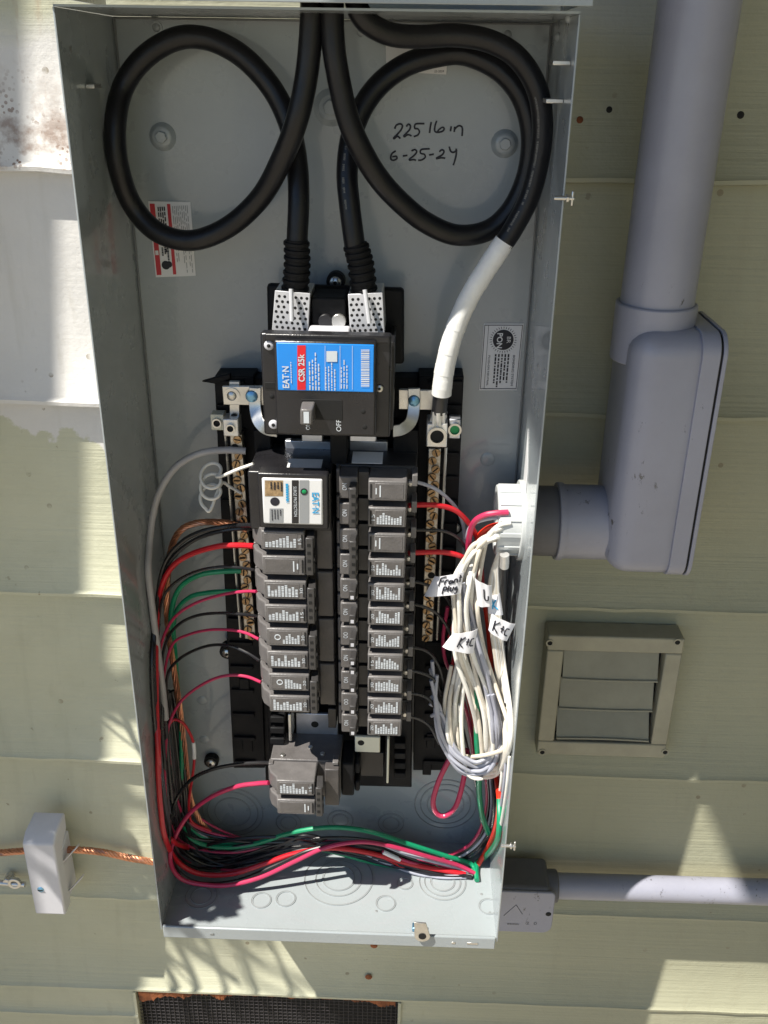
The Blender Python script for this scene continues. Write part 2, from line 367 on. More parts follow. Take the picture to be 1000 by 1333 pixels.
house = thing('house_wall', (0.2, WALL + .03, -.78), 'pale green lap siding wall of the house behind the panel', 'wall')
MB().box((-3, WALL + .022, -.78), (4, WALL + .12, 3.2)).build('sheathing', M['soffit'], house)
zs = [3.186 - .22 * i for i in range(12)]
zs = [z for z in zs] + [.546, .326, .097, -.128, -.352, -.575, -.78]
zs = sorted(set(round(z, 3) for z in zs if z > .6) | {.546, .326, .097, -.128, -.352, -.575, -.775}, reverse=True)
VX0, VX1, VZ = P(177, 1298, WALL).x, P(519, 1298, WALL).x, P(300, 1297, WALL).z
def board(z0, z1, seed, notch=None):
    r = random.Random(seed); mb = MB()
    def strip(xa, xb, za, zb):
        n = max(2, int((xb - xa) / .03)); prof = []
        for i in range(n + 1):
            x = xa + (xb - xa) * i / n
            def dep(z): return WALL + .0155 * (z - z0) / (z1 - z0)
            wv = r.uniform(-.0012, .0012) if za == z0 else 0; wy = r.uniform(-.0006, .0006)
            prof.append([(x, WALL + .022, zb), (x, dep(zb), zb), (x, dep((za + zb) / 2) + wy * .6, (za + zb) / 2), (x, dep(za) + wy + .0008, za + .0088 + wv), (x, dep(za) + wy - .003, za + .005 + wv), (x, dep(za) + wy - .0026, za + .0012 + wv), (x, dep(za) + .003, za - .0002 + wv), (x, WALL + .022, za)])
        k = len(prof[0]); vs = [p for q in prof for p in q]
        fs = [(i * k + j, (i + 1) * k + j, (i + 1) * k + (j + 1) % k, i * k + (j + 1) % k) for i in range(n) for j in range(k)]
        fs += [tuple(range(k)), tuple(range(n * k + k - 1, n * k - 1, -1))]
        mb.add(vs, fs)
    if notch:
        xa, xb, zt = notch
        if z1 - zt > .001: strip(-3, 4, zt, z1)
        strip(-3, xa, z0, zt - .0002); strip(xb, 4, z0, zt - .0002)
    else: strip(-3, 4, z0, z1)
    return mb
for i in range(len(zs) - 1):
    z1, z0 = zs[i], zs[i + 1]
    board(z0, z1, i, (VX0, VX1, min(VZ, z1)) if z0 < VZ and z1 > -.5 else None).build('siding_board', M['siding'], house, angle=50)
# unseen roof added above so its left edge throws the diagonal shade across the panel
k = 1.25
ex, ez = 0.197 - .51 * k, .89 + k
MB().box((ex, -1.9, ez), (3.6, WALL + .02, ez + .02)).build('soffit', M['soffit'], house)  # underside of the added roof
MB().box((ex - .0, -1.93, ez + .022), (3.6, WALL + .1, ez + .1)).build('shade_overhang', M['shingle'], house)
# nails and holes in the wall
for q in [(755, 156)]:
    MB().dome(P(q[0], q[1], WALL + .003), (0, -1, 0), .0030, .0008, 12, 2).build('nail_head', M['rust'], house)
for q in [(793, 143), (964, 150)]:
    MB().dome(P(q[0], q[1], WALL + .0045), (0, -1, 0), .0034, .0012, 12, 2).build('screw_hole', M['hole'], house)
for q in [(487, 1231), (480, 1272)]:
    MB().dome(P(q[0], q[1], WALL + .004), (0, -1, 0), .005, .001, 9, 2).build('nail_head', M['rust'], house)

# unseen wing wall added to block sky light from the right
wing = MB().box((1.7, -6, -.78), (1.9, WALL, 3.2)).build('sky_block_wing', M['siding']); tag(wing, 'unseen wing wall added to block sky light right of the panel', 'wall')
# unseen post added far left to keep the wall's left edge in shade
s = .24
pxp = -.095 - 1.53 * (s + .12)
MB().box((pxp - .34, WALL - s - .12, -.78), (pxp, WALL - s, 2.6 + .2)).build('shade_post', M['post'])
tag(bpy.data.objects['shade_post'], 'unseen square timber post added left of the panel for shade', 'post')

# shrub whose bare twigs dapple the lower left
def shrub():
    r = random.Random(5); t = thing('bare_shrub', (-1.15, -.55, -.78), 'tall thin shrub with bare twigs left of the panel', 'shrub')
    mb = MB()
    lf = MB()
    def tw(a, b, rad):
        m_ = (Vector(a) + Vector(b)) / 2 + Vector((r.uniform(-.03, .03), r.uniform(-.03, .03), r.uniform(-.02, .02)))
        mb.tube([a, m_, b], lambda q: rad * (1 - .6 * q), 6, 5)
    base = Vector((-1.15, -.55, -.78))
    def onray(px, py, d):          # a point towards the sun from the wall point
        return P(px, py, WALL) - SUN / SUN.y * d
    segs = [((172, 868), (206, 965), .16), ((150, 915), (196, 1000), .16), ((178, 1045), (212, 1112), .17), ((160, 1085), (205, 1165), .17), ((150, 1120), (200, 1185), .18),
            ((206, 1205), (262, 1318), .26), ((244, 1200), (300, 1316), .27), ((290, 1200), (342, 1312), .28), ((330, 1205), (388, 1320), .29), ((196, 1240), (236, 1325), .26), ((176, 1185), (300, 1272), .27), ((200, 1150), (330, 1245), .28)]
    away = -SUN
    hub = onray(-230, 1000, .9)
    tw(base, hub, .02)
    def spray(A, B, rad):
        A2 = A + away * r.uniform(.25, .5) + Vector((r.uniform(-.02, .02), 0, r.uniform(-.02, .02)))
        mb.tube([hub, hub.lerp(A2, .6) + away * .06, A2, A + away * .05, A, A.lerp(B, .5) + Vector((r.uniform(-.008, .008), 0, r.uniform(-.008, .008))), B], lambda q: rad * (1.25 - .6 * q), 6, 6)
        c = A.lerp(B, r.uniform(.3, .6)); tw(c, c + (B - A) * .35 + Vector((r.uniform(-.04, .04), 0, r.uniform(-.02, .02))), rad * .5)
    for a, b, d in segs: spray(onray(*a, d), onray(*b, d + r.uniform(-.02, .02)), r.uniform(.0045, .0062))
    for k in range(3):             # a few leaves that shade the left end of the enclosure floor
        c = PZ(248 + 22 * k, 1187 - 7 * k, 0) + away * .62
        spray(c + Vector((-.05, 0, .06)), c + Vector((.02, 0, -.03)), .003)
        for q in range(9):
            o_ = c + Vector((r.uniform(-.022, .022), r.uniform(-.02, .02), r.uniform(-.02, .02))); ang = r.uniform(0, 6.28)
            u_ = Vector((math.cos(ang), r.uniform(-.5, .5), math.sin(ang))).normalized(); v_ = u_.cross(SUN).normalized()
            lf.add([o_ - u_ * .02, o_ + v_ * .009, o_ + u_ * .02, o_ - v_ * .009], [(0, 1, 2, 3)])
    lf.build('leaves', M['leaf'], t)['kind'] = 'stuff'
    mb.build('branches', M['bark'], t)
shrub()

# ------------------------------------------------------------------ enclosure
enc = thing('panel_enclosure', (W / 2, D, 0), 'open grey steel electrical panel enclosure mounted on the siding', 'electrical panel')
T = .0016
MB().box((0, D, 0), (W, D + T, H)).build('back_plate', M['enamel'], enc)
def wall_plate(x, sgn):            # side wall with a rolled front edge
    mb = MB(); mb.box((min(x, x + sgn * T), 0.0, -.002), (max(x, x + sgn * T), D + T, H))
    return mb
wl = wall_plate(0, -1).build('side_wall', M['enamel'], enc, bevel=.0005)
wr = wall_plate(W, 1).build('side_wall', M['enamel'], enc, bevel=.0005)
MB().box((-T, .004, -.0018), (W + T, D + T, -.0002)).build('bottom_wall', M['enamel'], enc)
MB().box((-T, .002, H + .0002), (W + T, D + T, H + .0018)).build('top_wall', M['enamel'], enc)
lip = MB().box((.001, -.0016, -.012), (W - .001, .0022, .0045)).build('bottom_lip', M['enamel'], enc, bevel=.0012)
# drip hood over the top edge
hz = H + .004
hd = MB(); hd.box((-.006, -.014, hz), (W + .007, -.0122, hz + .07)); hd.box((-.006, -.0122, hz + .012), (W + .007, D, hz + .0135))
hd.box((-.0062, -.0135, hz + .003), (-.0046, D, hz + .07)); hd.box((W + .0054, -.0135, hz + .003), (W + .007, D, hz + .07))
hood = hd.build('hood', M['enamel'], enc, bevel=.0005)
# corner seams of the folded sheet
def seam(a, b, r=.0009): return MB().tube([a, b], r, 6, 1, smooth=False).build('weld_seam', M['knock'], enc)
seam((.0012, D - .0008, 0), (.0012, D - .0008, H)); seam((W - .0012, D - .0008, 0), (W - .0012, D - .0008, H)); seam((0, D - .0008, H - .001), (W, D - .0008, H - .001))

def emboss(px, py, r, h, nut=True):
    c = P(px, py, D); mb = MB(); mb.cyl(c + Vector((0, .0005, 0)), c - Vector((0, h, 0)), r, 28, r * .62)
    e = mb.build('boss', M['enamel'], enc, bevel=.0012)
    if nut:
        c2 = c - Vector((0, h, 0)); MB().cyl(c2, c2 - Vector((0, .0035, 0)), r * .42, 6).build('bolt_head', M['enamel'], e, bevel=.0006)
emboss(212, 178, .0125, .005); emboss(657, 187, .0125, .005); emboss(431, 140, .016, .004)
for q in [(204, 36), (470, 42), (661, 45)]:
    c = P(q[0], q[1], D); mb = MB(); mb.ring(c, (0, -1, 0), .0035, .005, .0012, 18); mb.dome(c, (0, -1, 0), .0034, .0006, 14, 2); mb.build('boss', M['enamel'], enc)
for q, r in [((263, 912), .006), ((266, 963), .006), ((635, 598), .0075)]:
    c = P(q[0], q[1], D); MB().dome(c, (0, -1, 0), r, .0012, 20, 3).build('boss', M['enamel'], enc)

# knockouts: concentric seams pressed into the sheet
def knockout(c, n_, radii):
    mb = MB()
    for r in radii: mb.ring(c, n_, r - .0008, r, .0005, 40)
    o = mb.build('knockout_ring', M['knock'], enc)
    mb = MB(); mb.ring(c, n_, radii[0] - .0016, radii[0] - .0008, .0007, 40)
    for r in radii: mb.ring(c, n_, r + .0001, r + .0007, .0007, 40)
    mb.build('knockout', M['enamel'], enc)
for px, py, rr in [(303, 1057, (.022, .031, .037)), (376, 1071, (.010, .0155)), (443, 1068, (.010, .0155)), (509, 1072, (.010, .0155)), (580, 1047, (.022, .030, .037))]:
    knockout(P(px, py, D), (0, -1, 0), rr)
for px, py, rr in [(441, 1143, (.019, .027, .040)), (576, 1148, (.014, .021, .027)), (262, 1166, (.012, .018)), (340, 1172, (.011,)), (372, 1170, (.011,)), (502, 1176, (.011,)), (527, 1150, (.009,)), (636, 1180, (.011,))]:
    knockout(PZ(px, py, 0), (0, 0, 1), rr)
for q in [(490, 1186), (627, 1164), (638, 1188)]:
    MB().dome(PZ(*q, 0), ZZ, .0016, .0005, 10, 2).build('rivet', M['knock'], enc)

# tabs, slots, screws on the side walls
for q, r in [((92, 65), .0028), ((117, 258), .002), ((117, 282), .003), ((243, 1150), .003), ((216, 1128), .004)]:
    p = PX(q[0], q[1], 0); MB().dome(p, XX, r, .0006, 12, 2).build('rivet', M['steel'], enc)
for q in [(116, 112)]:
    p = PX(q[0], q[1], 0); MB().box((0, p.y - .009, p.z - .0016), (.007, p.y + .009, p.z + .0016)).build('tab', M['steel'], enc, bevel=.0006)
for q in [(733, 82), (724, 131)]:
    p = PX(q[0], q[1], W - .004); MB().box((W - .013, p.y - .012, p.z - .0016), (W, p.y + .010, p.z + .0016)).build('tab', M['steel'], enc, bevel=.0006)
for q in [(108, 28), (117, 30)]:
    pass
for px, py in [(741, 24), (727, 48)]:
    p = PX(px, py, W); MB().dome(p, -XX, .0035, .003, 12, 3).build('rivet', M['enamel'], enc)
def wing_screw(px, py):
    p = PX(px, py, W + T); mb = MB()
    mb.cyl(p - XX * .009, p + XX * .006, .0016, 12); mb.cyl(p, p + XX * .002, .0032, 6)
    e = mb.build('fixing_screw', M['steel'], enc, bevel=.0003)
    mb = MB(); mb.box((p.x + .0035, p.y - .0014, p.z - .0055), (p.x + .0058, p.y + .0014, p.z + .0055)); mb.build('wing_nut', M['steel'], e, bevel=.001)
wing_screw(737, 258); wing_screw(664, 1101)
# outer hinge strip at the left
a, b = P(76, 133, .05), P(92, 228, .05)
MB().box((-.0075, .03, b.z), (-T - .0002, .075, a.z)).build('hinge_strip', M['enamel'], enc, bevel=.0006)
# holes and rivets in the bottom lip, blue screw and hasp tab
def lipx(px): return P(px, 1204, -.002).x
for px, wd in [(275, .0022), (592, .002), (617, .006)]:
    MB().box((lipx(px) - wd, -.0021, -.0055), (lipx(px) + wd, -.0014, -.0025)).build('slot', M['knock'] if px == 275 else M['steel'], enc, bevel=.0006)
p = P(545, 1196, .006); e = MB().box((p.x - .0065, .003, .0046), (p.x + .0065, .011, .0105)).build('latch_block', M['blue_zinc'], enc, bevel=.0008)
MB().cyl((p.x, .007, .0106), (p.x, .007, .0125), .0034, 12).build('latch_screw', M['steel'], e, bevel=.0005)
p = P(550, 1217, -.006); mb = MB()
pts = [p + Vector((.0085 * math.cos(t), 0, .0085 * math.sin(t) - .002)) for t in [math.pi * (1 + i / 10) for i in range(11)]] + [p + Vector((.0035, 0, .017)), p + Vector((-.0095, 0, .018))]
mb.prism(pts, YY * .0016); tb = mb.build('hasp_tab', M['steel'], enc, bevel=.0004)
MB().cyl(p - YY * .0006 - ZZ * .002, p + YY * .0002 - ZZ * .002, .0042, 16).build('hasp_hole', M['hole'], tb)

# ------------------------------------------------------------------ stickers
def sticker(name, quad_px, y, m, label, cat, parent=None, th=.0005):
    pts = [P(a, b, y) for a, b in quad_px]      # bl, br, tr, tl
    mb = MB(); quad(mb, pts, th); return mb.build(name, m, parent, label=None), pts
def frame_of(pts):
    bl, br, tr, tl = pts; return lambda u, v: (bl * (1 - u) + br * u) * (1 - v) + (tl * (1 - u) + tr * u) * v
LY = -YY * .0003
def rect(mb, fr, u0, v0, u1, v1, k=1):
    p = [fr(u0, v0), fr(u1, v0), fr(u1, v1), fr(u0, v1)]; mb.add([q + LY * k for q in p], [(0, 1, 2, 3)])
# red and white warning sticker
o, pts = sticker('warning_sticker', [(203, 361), (255, 359), (248, 263), (193, 262)], D - .0008, M['white_label'], '', '', enc)
fr = frame_of(pts); mb = MB(); rect(mb, fr, .03, .03, .15, .97); rect(mb, fr, .44, .03, .52, .97); mb.build('red_band', M['dull_red'], o)
mb = MB(); wS = (pts[1] - pts[0]).length; hS = (pts[3] - pts[0]).length; dn = (pts[0] - pts[3]).normalized(); rt = (pts[1] - pts[0]).normalized()
bars(mb, fr(.3, .62) + LY * 2, hS * .62, wS * .2, 4, dn, rt, 0, 3); bars(mb, fr(.3, .3) + LY * 2, hS * .2, wS * .2, 3, dn, rt, 0, 4)
mb.dome(fr(.28, .16) + LY, -YY, .004, .0002, 12, 2); mb.dome(fr(.36, .17) + LY, -YY, .003, .0002, 12, 2)
mb.build('fine_print', M['ink'], o)
mb = MB(); bars(mb, fr(.75, .5) + LY * 2, hS * .88, wS * .4, 9, dn, rt, 0, 5, .35); mb.build('fine_print', M['grey_label'], o)
mb = MB(); rect(mb, fr, .05, .3, .13, .36, 2); mb.build('warning_triangle', M['white_label'], o)
# white sticker half hidden behind the cable
o, pts = sticker('rating_sticker', [(503, 93), (581, 97), (584, 60), (502, 57)], D - .0008, M['white_label'], '', '', enc)
fr = frame_of(pts); mb = MB(); text(mb, '03-2024', fr(.88, .1) + LY, .008, .0018, rt, ZZ); mb.build('fine_print', M['ink'], o)
# certificate sticker with the round black emblem
o, pts = sticker('round_emblem_sticker', [(624, 508), (673, 508), (682, 421), (630, 421)], D - .0008, M['white_label'], '', '', enc)
fr = frame_of(pts); wS = (pts[1] - pts[0]).length; hS = (pts[3] - pts[0]).length; dn = (pts[0] - pts[3]).normalized(); rt = (pts[1] - pts[0]).normalized()
mb = MB(); c = fr(.52, .76)
mb.dome(c + LY, -YY, wS * .27, .0002, 30, 2)
for i in range(32):
    a = 2 * math.pi * i / 32; d = XX * math.cos(a) + ZZ * math.sin(a); q = d.cross(YY) * .0004
    mb.add([c + LY + d * wS * .3 - q, c + LY + d * wS * .36 - q * .2, c + LY + d * wS * .36 + q * .2, c + LY + d * wS * .3 + q], [(0, 1, 2, 3)])
for u0, v0, u1, v1 in [(.02, .02, .98, .03), (.02, .97, .98, .98), (.02, .02, .035, .98), (.965, .02, .98, .98), (.12, .02, .13, .98)]: rect(mb, fr, u0, v0, u1, v1)
text(mb, 'BONDING SYSTEM', fr(.84, .3) + LY, hS * .46, wS * .06, dn, rt)
text(mb, 'PLUG-ON NEUTRAL', fr(.2, .3) + LY, hS * .46, wS * .05, dn, rt)
bars(mb, fr(.53, .3) + LY, hS * .5, wS * .42, 5, dn, rt, 0, 9, .5, .8)
mb.build('emblem_print', M['ink'], o)
mb = MB(); text(mb, 'PON', fr(.43, .75) - YY * .0007, wS * .4, wS * .15, dn, rt, True); text(mb, 'BR', fr(.66, .76) - YY * .0007, wS * .17, wS * .1, dn, rt); mb.build('emblem_letters', M['white_label'], o)
# torque note handwritten on the back plate
def pen(strokes, ox, oy, sc, y, name, parent, r=.00075, m='ink'):
    mb = MB()
    for st in strokes:
        pts = [P(ox + a / sc, oy + b / sc, y) for a, b in st]
        for q in pts: q.y = y
        k0 = len(mb.v); mb.tube(pts, r, 8, 4)
        for i in range(k0, len(mb.v)): mb.v[i].y = y - .00018 + (mb.v[i].y - y) * .2
    return mb.build(name, M[m], parent)
note = [[(185, 290), (200, 255), (240, 240), (262, 262), (245, 305), (205, 350), (175, 380), (180, 388), (210, 365), (225, 372), (240, 388)],
        [(300, 268), (320, 245), (342, 258), (335, 295), (300, 335), (275, 362), (285, 368), (312, 350), (335, 352), (352, 362)],
        [(482, 238), (395, 242), (385, 285), (415, 290), (432, 320), (415, 352), (375, 368)],
        [(550, 222), (540, 275), (533, 332)], [(605, 210), (588, 260), (585, 310), (610, 325), (660, 315), (680, 290), (662, 275), (625, 300), (612, 322)],
        [(750, 265), (742, 315)], [(785, 268), (780, 322)], [(783, 296), (815, 264), (846, 262), (862, 290), (858, 362)],
        [(195, 510), (155, 540), (145, 590), (170, 605), (205, 590), (200, 565), (160, 570)], [(265, 562), (312, 556)],
        [(352, 512), (385, 498), (405, 520), (375, 560), (335, 590), (335, 605), (372, 598), (398, 606)],
        [(535, 490), (450, 498), (445, 535), (480, 545), (490, 575), (455, 602), (418, 605)], [(528, 552), (575, 544)],
        [(630, 520), (655, 500), (678, 515), (660, 550), (610, 578), (605, 588), (650, 580), (690, 584)],
        [(730, 468), (745, 515), (775, 525), (808, 500)], [(800, 488), (800, 545), (785, 610), (770, 655)]]
pen(note, 490, 130, 7.692, D - .0003, 'handwriting', enc)
# folded instruction paper on the right wall
a = PX(686, 566, W - .001); b = PX(680, 640, W - .001)
mb = MB(); mb.prism([(W - .0006, a.y, a.z + .006), (W - .0006, a.y - .02, a.z - .028), (W - .0006, b.y - .02, b.z - .055), (W - .0006, b.y + .004, b.z - .055)], XX * .0004); o = mb.build('wall_sticker', M['white_label'], enc)
mb = MB(); mb.box((W - .0012, b.y - .0135, b.z - .042), (W - .0008, b.y - .0115, b.z + .0)); mb.build('blue_stripe', M['blue'], o)

# ------------------------------------------------------------------ interior: black base, buses, neutral bars
base = thing('panel_interior', P(440, 760, .125), 'black plastic bus support with two perforated neutral bars inside the enclosure', 'bus assembly')
YB = .112
def bx(name, x0, y0, x1, y1, ya, yb, m, parent=base, bevel=.001, at=None):   # a block whose front face is seen at pixels x0..x1, y0..y1 on depth ya
    at = ya if at is None else at
    q0, q1 = P(x0, y1, at), P(x1, y0, at); return MB().box((q0.x, ya, q0.z), (q1.x, yb, q1.z)).build(name, M[m], parent, bevel=bevel)
def slab(name, quad_px, ya, yb, m, parent=base, bevel=.001):
    f = [P(a, b, ya) for a, b in quad_px]; mb = MB(); mb.hexa(f, [q + YY * (yb - ya) for q in f]); return mb.build(name, M[m], parent, bevel=bevel)
Bx = lambda q: [P(a, b, YB) for a, b in q]
slab('base_rail', [(304, 1000), (345, 1000), (330, 490), (279, 490)], YB, D - .001, 'black_plastic')
slab('base_rail', [(538, 1003), (581, 1003), (604, 490), (545, 490)], YB, D - .001, 'black_plastic')
slab('cross_piece', [(330, 560), (545, 560), (545, 492), (330, 492)], YB + .008, D - .001, 'black_plastic')
slab('centre_spine', [(346, 1020), (536, 1025), (540, 558), (332, 558)], YB + .004, D - .001, 'black_plastic')
slab('inner_wall', [(352, 1000), (372, 1000), (352, 560), (330, 560)], .085, YB + .01, 'black_plastic')
slab('inner_wall', [(500, 1022), (534, 1024), (545, 560), (512, 560)], .085, YB + .01, 'black_plastic')
slab('corner_flap', [(280, 500), (300, 494), (300, 486), (262, 497)], YB - .004, YB + .002, 'black_plastic')
# ribs moulded across the rails
for i in range(17):
    f = i / 16; yy = 500 + 495 * f
    xa, xb = 279 + 25 * f, 330 + 15 * f
    bx('rail_rib', xa + 2, yy - 3.4, xb - 12, yy + .0, YB - .0035, YB + .002, 'black_plastic', bevel=.0006)
    xa, xb = 545 - 7 * f, 604 - 23 * f
    bx('rail_rib', xa + 14, yy - 3.4, xb - 2, yy + .0, YB - .0035, YB + .002, 'black_plastic', bevel=.0006)
for px, py in [(318, 893), (322, 970), (558, 905), (561, 965), (556, 1000)]:
    bx('moulded_mark', px - 6, py - 9, px + 6, py + 9, YB - .0022, YB + .002, 'black_plastic', bevel=.0008)
# mounting screws at the edges of the base
for px, py, d in [(296, 849, 1), (275, 992, 1), (592, 686, 1), (437, 367, 1)]:
    c = P(px, py, YB + (.008 if px != 275 else .022)); e = MB().cyl(c + YY * (.012 if px != 275 else .007), c - YY * .001, .0085, 22).build('mounting_ear', M['black_plastic'], base, bevel=.001)
    MB().dome(c - YY * .002, -YY, .0055, .003, 16, 3).build('screw_head', M['steel'], e)
    mb = MB(); mb.cyl(c - YY * .0045, c - YY * .0054, .0018, 8); mb.build('screw_drive', M['hole'], e)

def neutral_bar(top, bot, n, sd, y=.092):
    a, b = P(*top, y), P(*bot, y); d = (b - a); L = d.length; u = d.normalized(); sx = u.cross(YY).normalized()
    hw = .0058
    mb = MB(); mb.hexa([b - sx * hw, b + sx * hw, a + sx * hw, a - sx * hw], [q + YY * .011 for q in (b - sx * hw, b + sx * hw, a + sx * hw, a - sx * hw)])
    bar = mb.build('neutral_bar', M['bar'], base, bevel=.0008)
    mb = MB(); sx2 = sx if (sd > 0) else -sx
    rail = [b + sx2 * .0105 + YY * .004, a + sx2 * .0105 + YY * .004]
    mb.tube(rail, .0014, 6, 1, smooth=False); mb.build('bar_flange', M['steel'], bar)
    r = random.Random(sd + 3); me_s = me_h = None
    for i in range(n):
        c = a + u * (L * (i + .5) / n) + sx * ((-1) ** i) * .0016
        if r.random() < .14:
            mb = MB(); mb.cyl(c - YY * .0004, c + YY * .002, .0036, 10); mb.build('empty_hole', M['hole'], bar); continue
        mb = MB(); mb.cyl(c + YY * .001, c - YY * (.0012 + r.random() * .0016), .0041, 12); sc = mb.build('terminal_screw', M['brass'], bar, bevel=.0004)
        a_ = r.uniform(0, 3.14); q = sx * math.cos(a_) + u * math.sin(a_); q2 = q.cross(YY); cc = c - YY * .0031
        mb = MB(); mb.hexa([cc - q * .0030 - q2 * .0005, cc + q * .0030 - q2 * .0005, cc + q * .0030 + q2 * .0005, cc - q * .0030 + q2 * .0005], [v + YY * .0012 for v in (cc - q * .0030 - q2 * .0005, cc + q * .0030 - q2 * .0005, cc + q * .0030 + q2 * .0005, cc - q * .0030 + q2 * .0005)])
        mb.build('screw_slot', M['hole'], bar)
neutral_bar((307, 566), (326, 832), 27, -1); neutral_bar((566, 584), (556, 835), 26, 1)
# tie straps, lugs and blocks at the head of the bars
def strap(name, quad_px, ya, th, m='steel'): return slab(name, quad_px, ya, ya + th, m, bevel=.0006)
strap('bar_link', [(299, 545), (312, 545), (312, 497), (298, 497)], .088, .004)
e = strap('cross_strap', [(291, 527), (349, 528), (349, 503), (289, 503)], .083, .004)
c = P(302, 515, .083); MB().ring(c, -YY, .0045, .0075, .0012, 24).build('screw_ring', M['steel'], e); MB().dome(c, -YY, .0044, .0025, 16, 3).build('screw_head', M['steel'], e)
c = P(328, 516, .080); MB().dome(c, -YY, .006, .003, 16, 3).build('screw_head', M['blue_zinc'], e)
e = strap('cross_strap', [(519, 533), (566, 534), (568, 509), (519, 507)], .083, .004)
c = P(539, 522, .079); MB().dome(c, -YY, .0055, .003, 16, 3).build('screw_head', M['blue_zinc'], e)
c = P(305, 543, .087); MB().cyl(c, c - YY * .0016, .0035, 12).build('strap_hole', M['hole'], base)
def bent(path, y0, wd, th):
    p = catmull(pxs(path, y0), 6); mb = MB(); n = len(p); vs = []
    for i in range(n):
        t = (p[min(i + 1, n - 1)] - p[max(i - 1, 0)]).normalized(); sx = t.cross(YY).normalized() * wd
        vs += [p[i] - sx, p[i] + sx, p[i] + sx + YY * th, p[i] - sx + YY * th]
    fs = [(i * 4 + j, i * 4 + (j + 1) % 4, i * 4 + 4 + (j + 1) % 4, i * 4 + 4 + j) for i in range(n - 1) for j in range(4)] + [(3, 2, 1, 0), tuple(range(n * 4 - 4, n * 4))]
    mb.add(vs, fs); return mb.build('bonding_strap', M['steel'], base, bevel=.0005)
bent([(332, 505, .08), (332, 530, .078), (336, 548, .072), (346, 559, .066), (360, 562, .06)], .08, .0055, .003)
bent([(539, 506, .08), (539, 530, .078), (535, 549, .072), (524, 559, .066), (512, 562, .06)], .08, .0055, .003)
def lug(px0, py0, px1, py1, y, dp, m, rs, ms='hole'):
    o = bx('lug', px0, py0, px1, py1, y, y + dp, m, bevel=.001); c = P((px0 + px1) / 2, (py0 + py1) / 2, y)
    mb = MB(); mb.ring(c, -YY, rs, rs * 1.4, .0032, 24); mb.build('lug_collar', M['steel'], o)
    mb = MB(); mb.cyl(c, c - YY * .0008, rs, 14); mb.build('lug_socket', M[ms], o); return o
lug(275, 540, 291, 560, .094, .014, 'nm', .0032); lug(291, 546, 310, 568, .076, .018, 'alu', .003)
lug(555, 552, 583, 582, .066, .026, 'alu', .0062); lug(584, 546, 600, 571, .09, .014, 'bus', .0045, 'green_screw')
# bus fingers below the main breaker and at the foot of the stack
bx('bus_finger', 393, 563, 420, 575, .06, .075, 'bus'); bx('bus_finger', 455, 562, 490, 575, .06, .075, 'bus')
bx('bus_plate', 372, 575, 440, 605, .088, .095, 'bus'); bx('bus_plate', 455, 575, 505, 605, .088, .095, 'bus')
bx('bus_divider', 430, 560, 452, 605, .055, .09, 'black_plastic')
bx('bus_plate', 386, 930, 440, 965, .096, .1, 'bus'); MB().dome(P(410, 943, .096), -YY, .0042, .0005, 14, 2).build('bus_hole', M['hole'], base)
bx('bus_tab', 462, 960, 495, 979, .07, .074, 'nm'); MB().dome(P(470, 967, .07), -YY, .0036, .0005, 12, 2).build('bus_hole', M['hole'], base)
bx('bus_stab', 503, 962, 507, 1020, .062, .09, 'nm'); bx('bus_block', 460, 980, 500, 1010, .085, .11, 'main_case')
bx('bus_stab', 376, 930, 379, 965, .07, .095, 'steel')
for yy in (972, 985, 998, 1011): bx('stab_comb', 513, yy - 4, 528, yy + 3, .074, .09, 'black_plastic')
for yy in (938, 952, 966): bx('stab_comb', 352, yy - 4, 370, yy + 3, .074, .09, 'black_plastic')
# paper stickers on the bus cover above the breaker stacks

# ------------------------------------------------------------------ main breaker
mbk = thing('main_breaker', P(427, 560, .06), 'large black main breaker with a blue and red label at the top of the stack', 'main breaker')
YM = .014
def bm_(name, x0, y0, x1, y1, ya, yb, m, parent=mbk, bevel=.0012): return bx(name, x0, y0, x1, y1, ya, yb, m, parent, bevel)
body = bm_('case', 344, 437, 510, 566, .024, .036, 'main_case', bevel=.002)
bm_('case_back', 348, 470, 506, 566, .0362, .097, 'main_case')
f0 = P(427, 500, YM)
face = bm_('face_block', 360, 446, 491, 566, YM, .03, 'main_case', bevel=.0022)
slab('mounting_plate', [(349, 470), (526, 475), (526, 376), (347, 370)], .098, .108, 'black_plastic', mbk, bevel=.003)
lab = bm_('label', 362, 449, 487, 508, YM - .0006, YM + .002, 'blue', bevel=.0006)
yl = YM - .0009
def flat(mb, x0, y0, x1, y1, y):
    q = [P(x0, y1, y), P(x1, y1, y), P(x1, y0, y), P(x0, y0, y)]; mb.add(q, [(0, 1, 2, 3)])
mb = MB(); flat(mb, 387, 449.5, 398, 507.5, yl); mb.build('red_band', M['red'], lab)
up, lf = ZZ, -XX
mb = MB(); text(mb, 'E\u0041T\u00b7N', P(372, 491, yl - .0002), .0185, .0056, up, lf, True); text(mb, 'CSR 25k', P(392.5, 479, yl - .0003), .0235, .0052, up, lf, True)
bars(mb, P(379, 485, yl - .0002), .018, .0012, 1, up, lf, 0, 2)
bars(mb, P(409, 482, yl - .0002), .034, .010, 4, up, lf, 0, 11, .4); bars(mb, P(430, 490, yl - .0002), .024, .010, 4, up, lf, 0, 12, .35)
bars(mb, P(448, 480, yl - .0002), .034, .007, 3, up, lf, 0, 13, .35)
for x in (423, 442.5, 458.5): flat(mb, x, 450, x + .5, 507, yl - .0002)
r = random.Random(4); y = 455
while y < 503:
    h = r.uniform(.5, 1.9); flat(mb, 470, y, 481, y + h, yl - .0002); y += h + r.uniform(.5, 1.3)
flat(mb, 425, 457, 439, 471, yl - .0002)
mb.build('label_print', M['print'], lab)
mb = MB(); mb_r = random.Random(8)
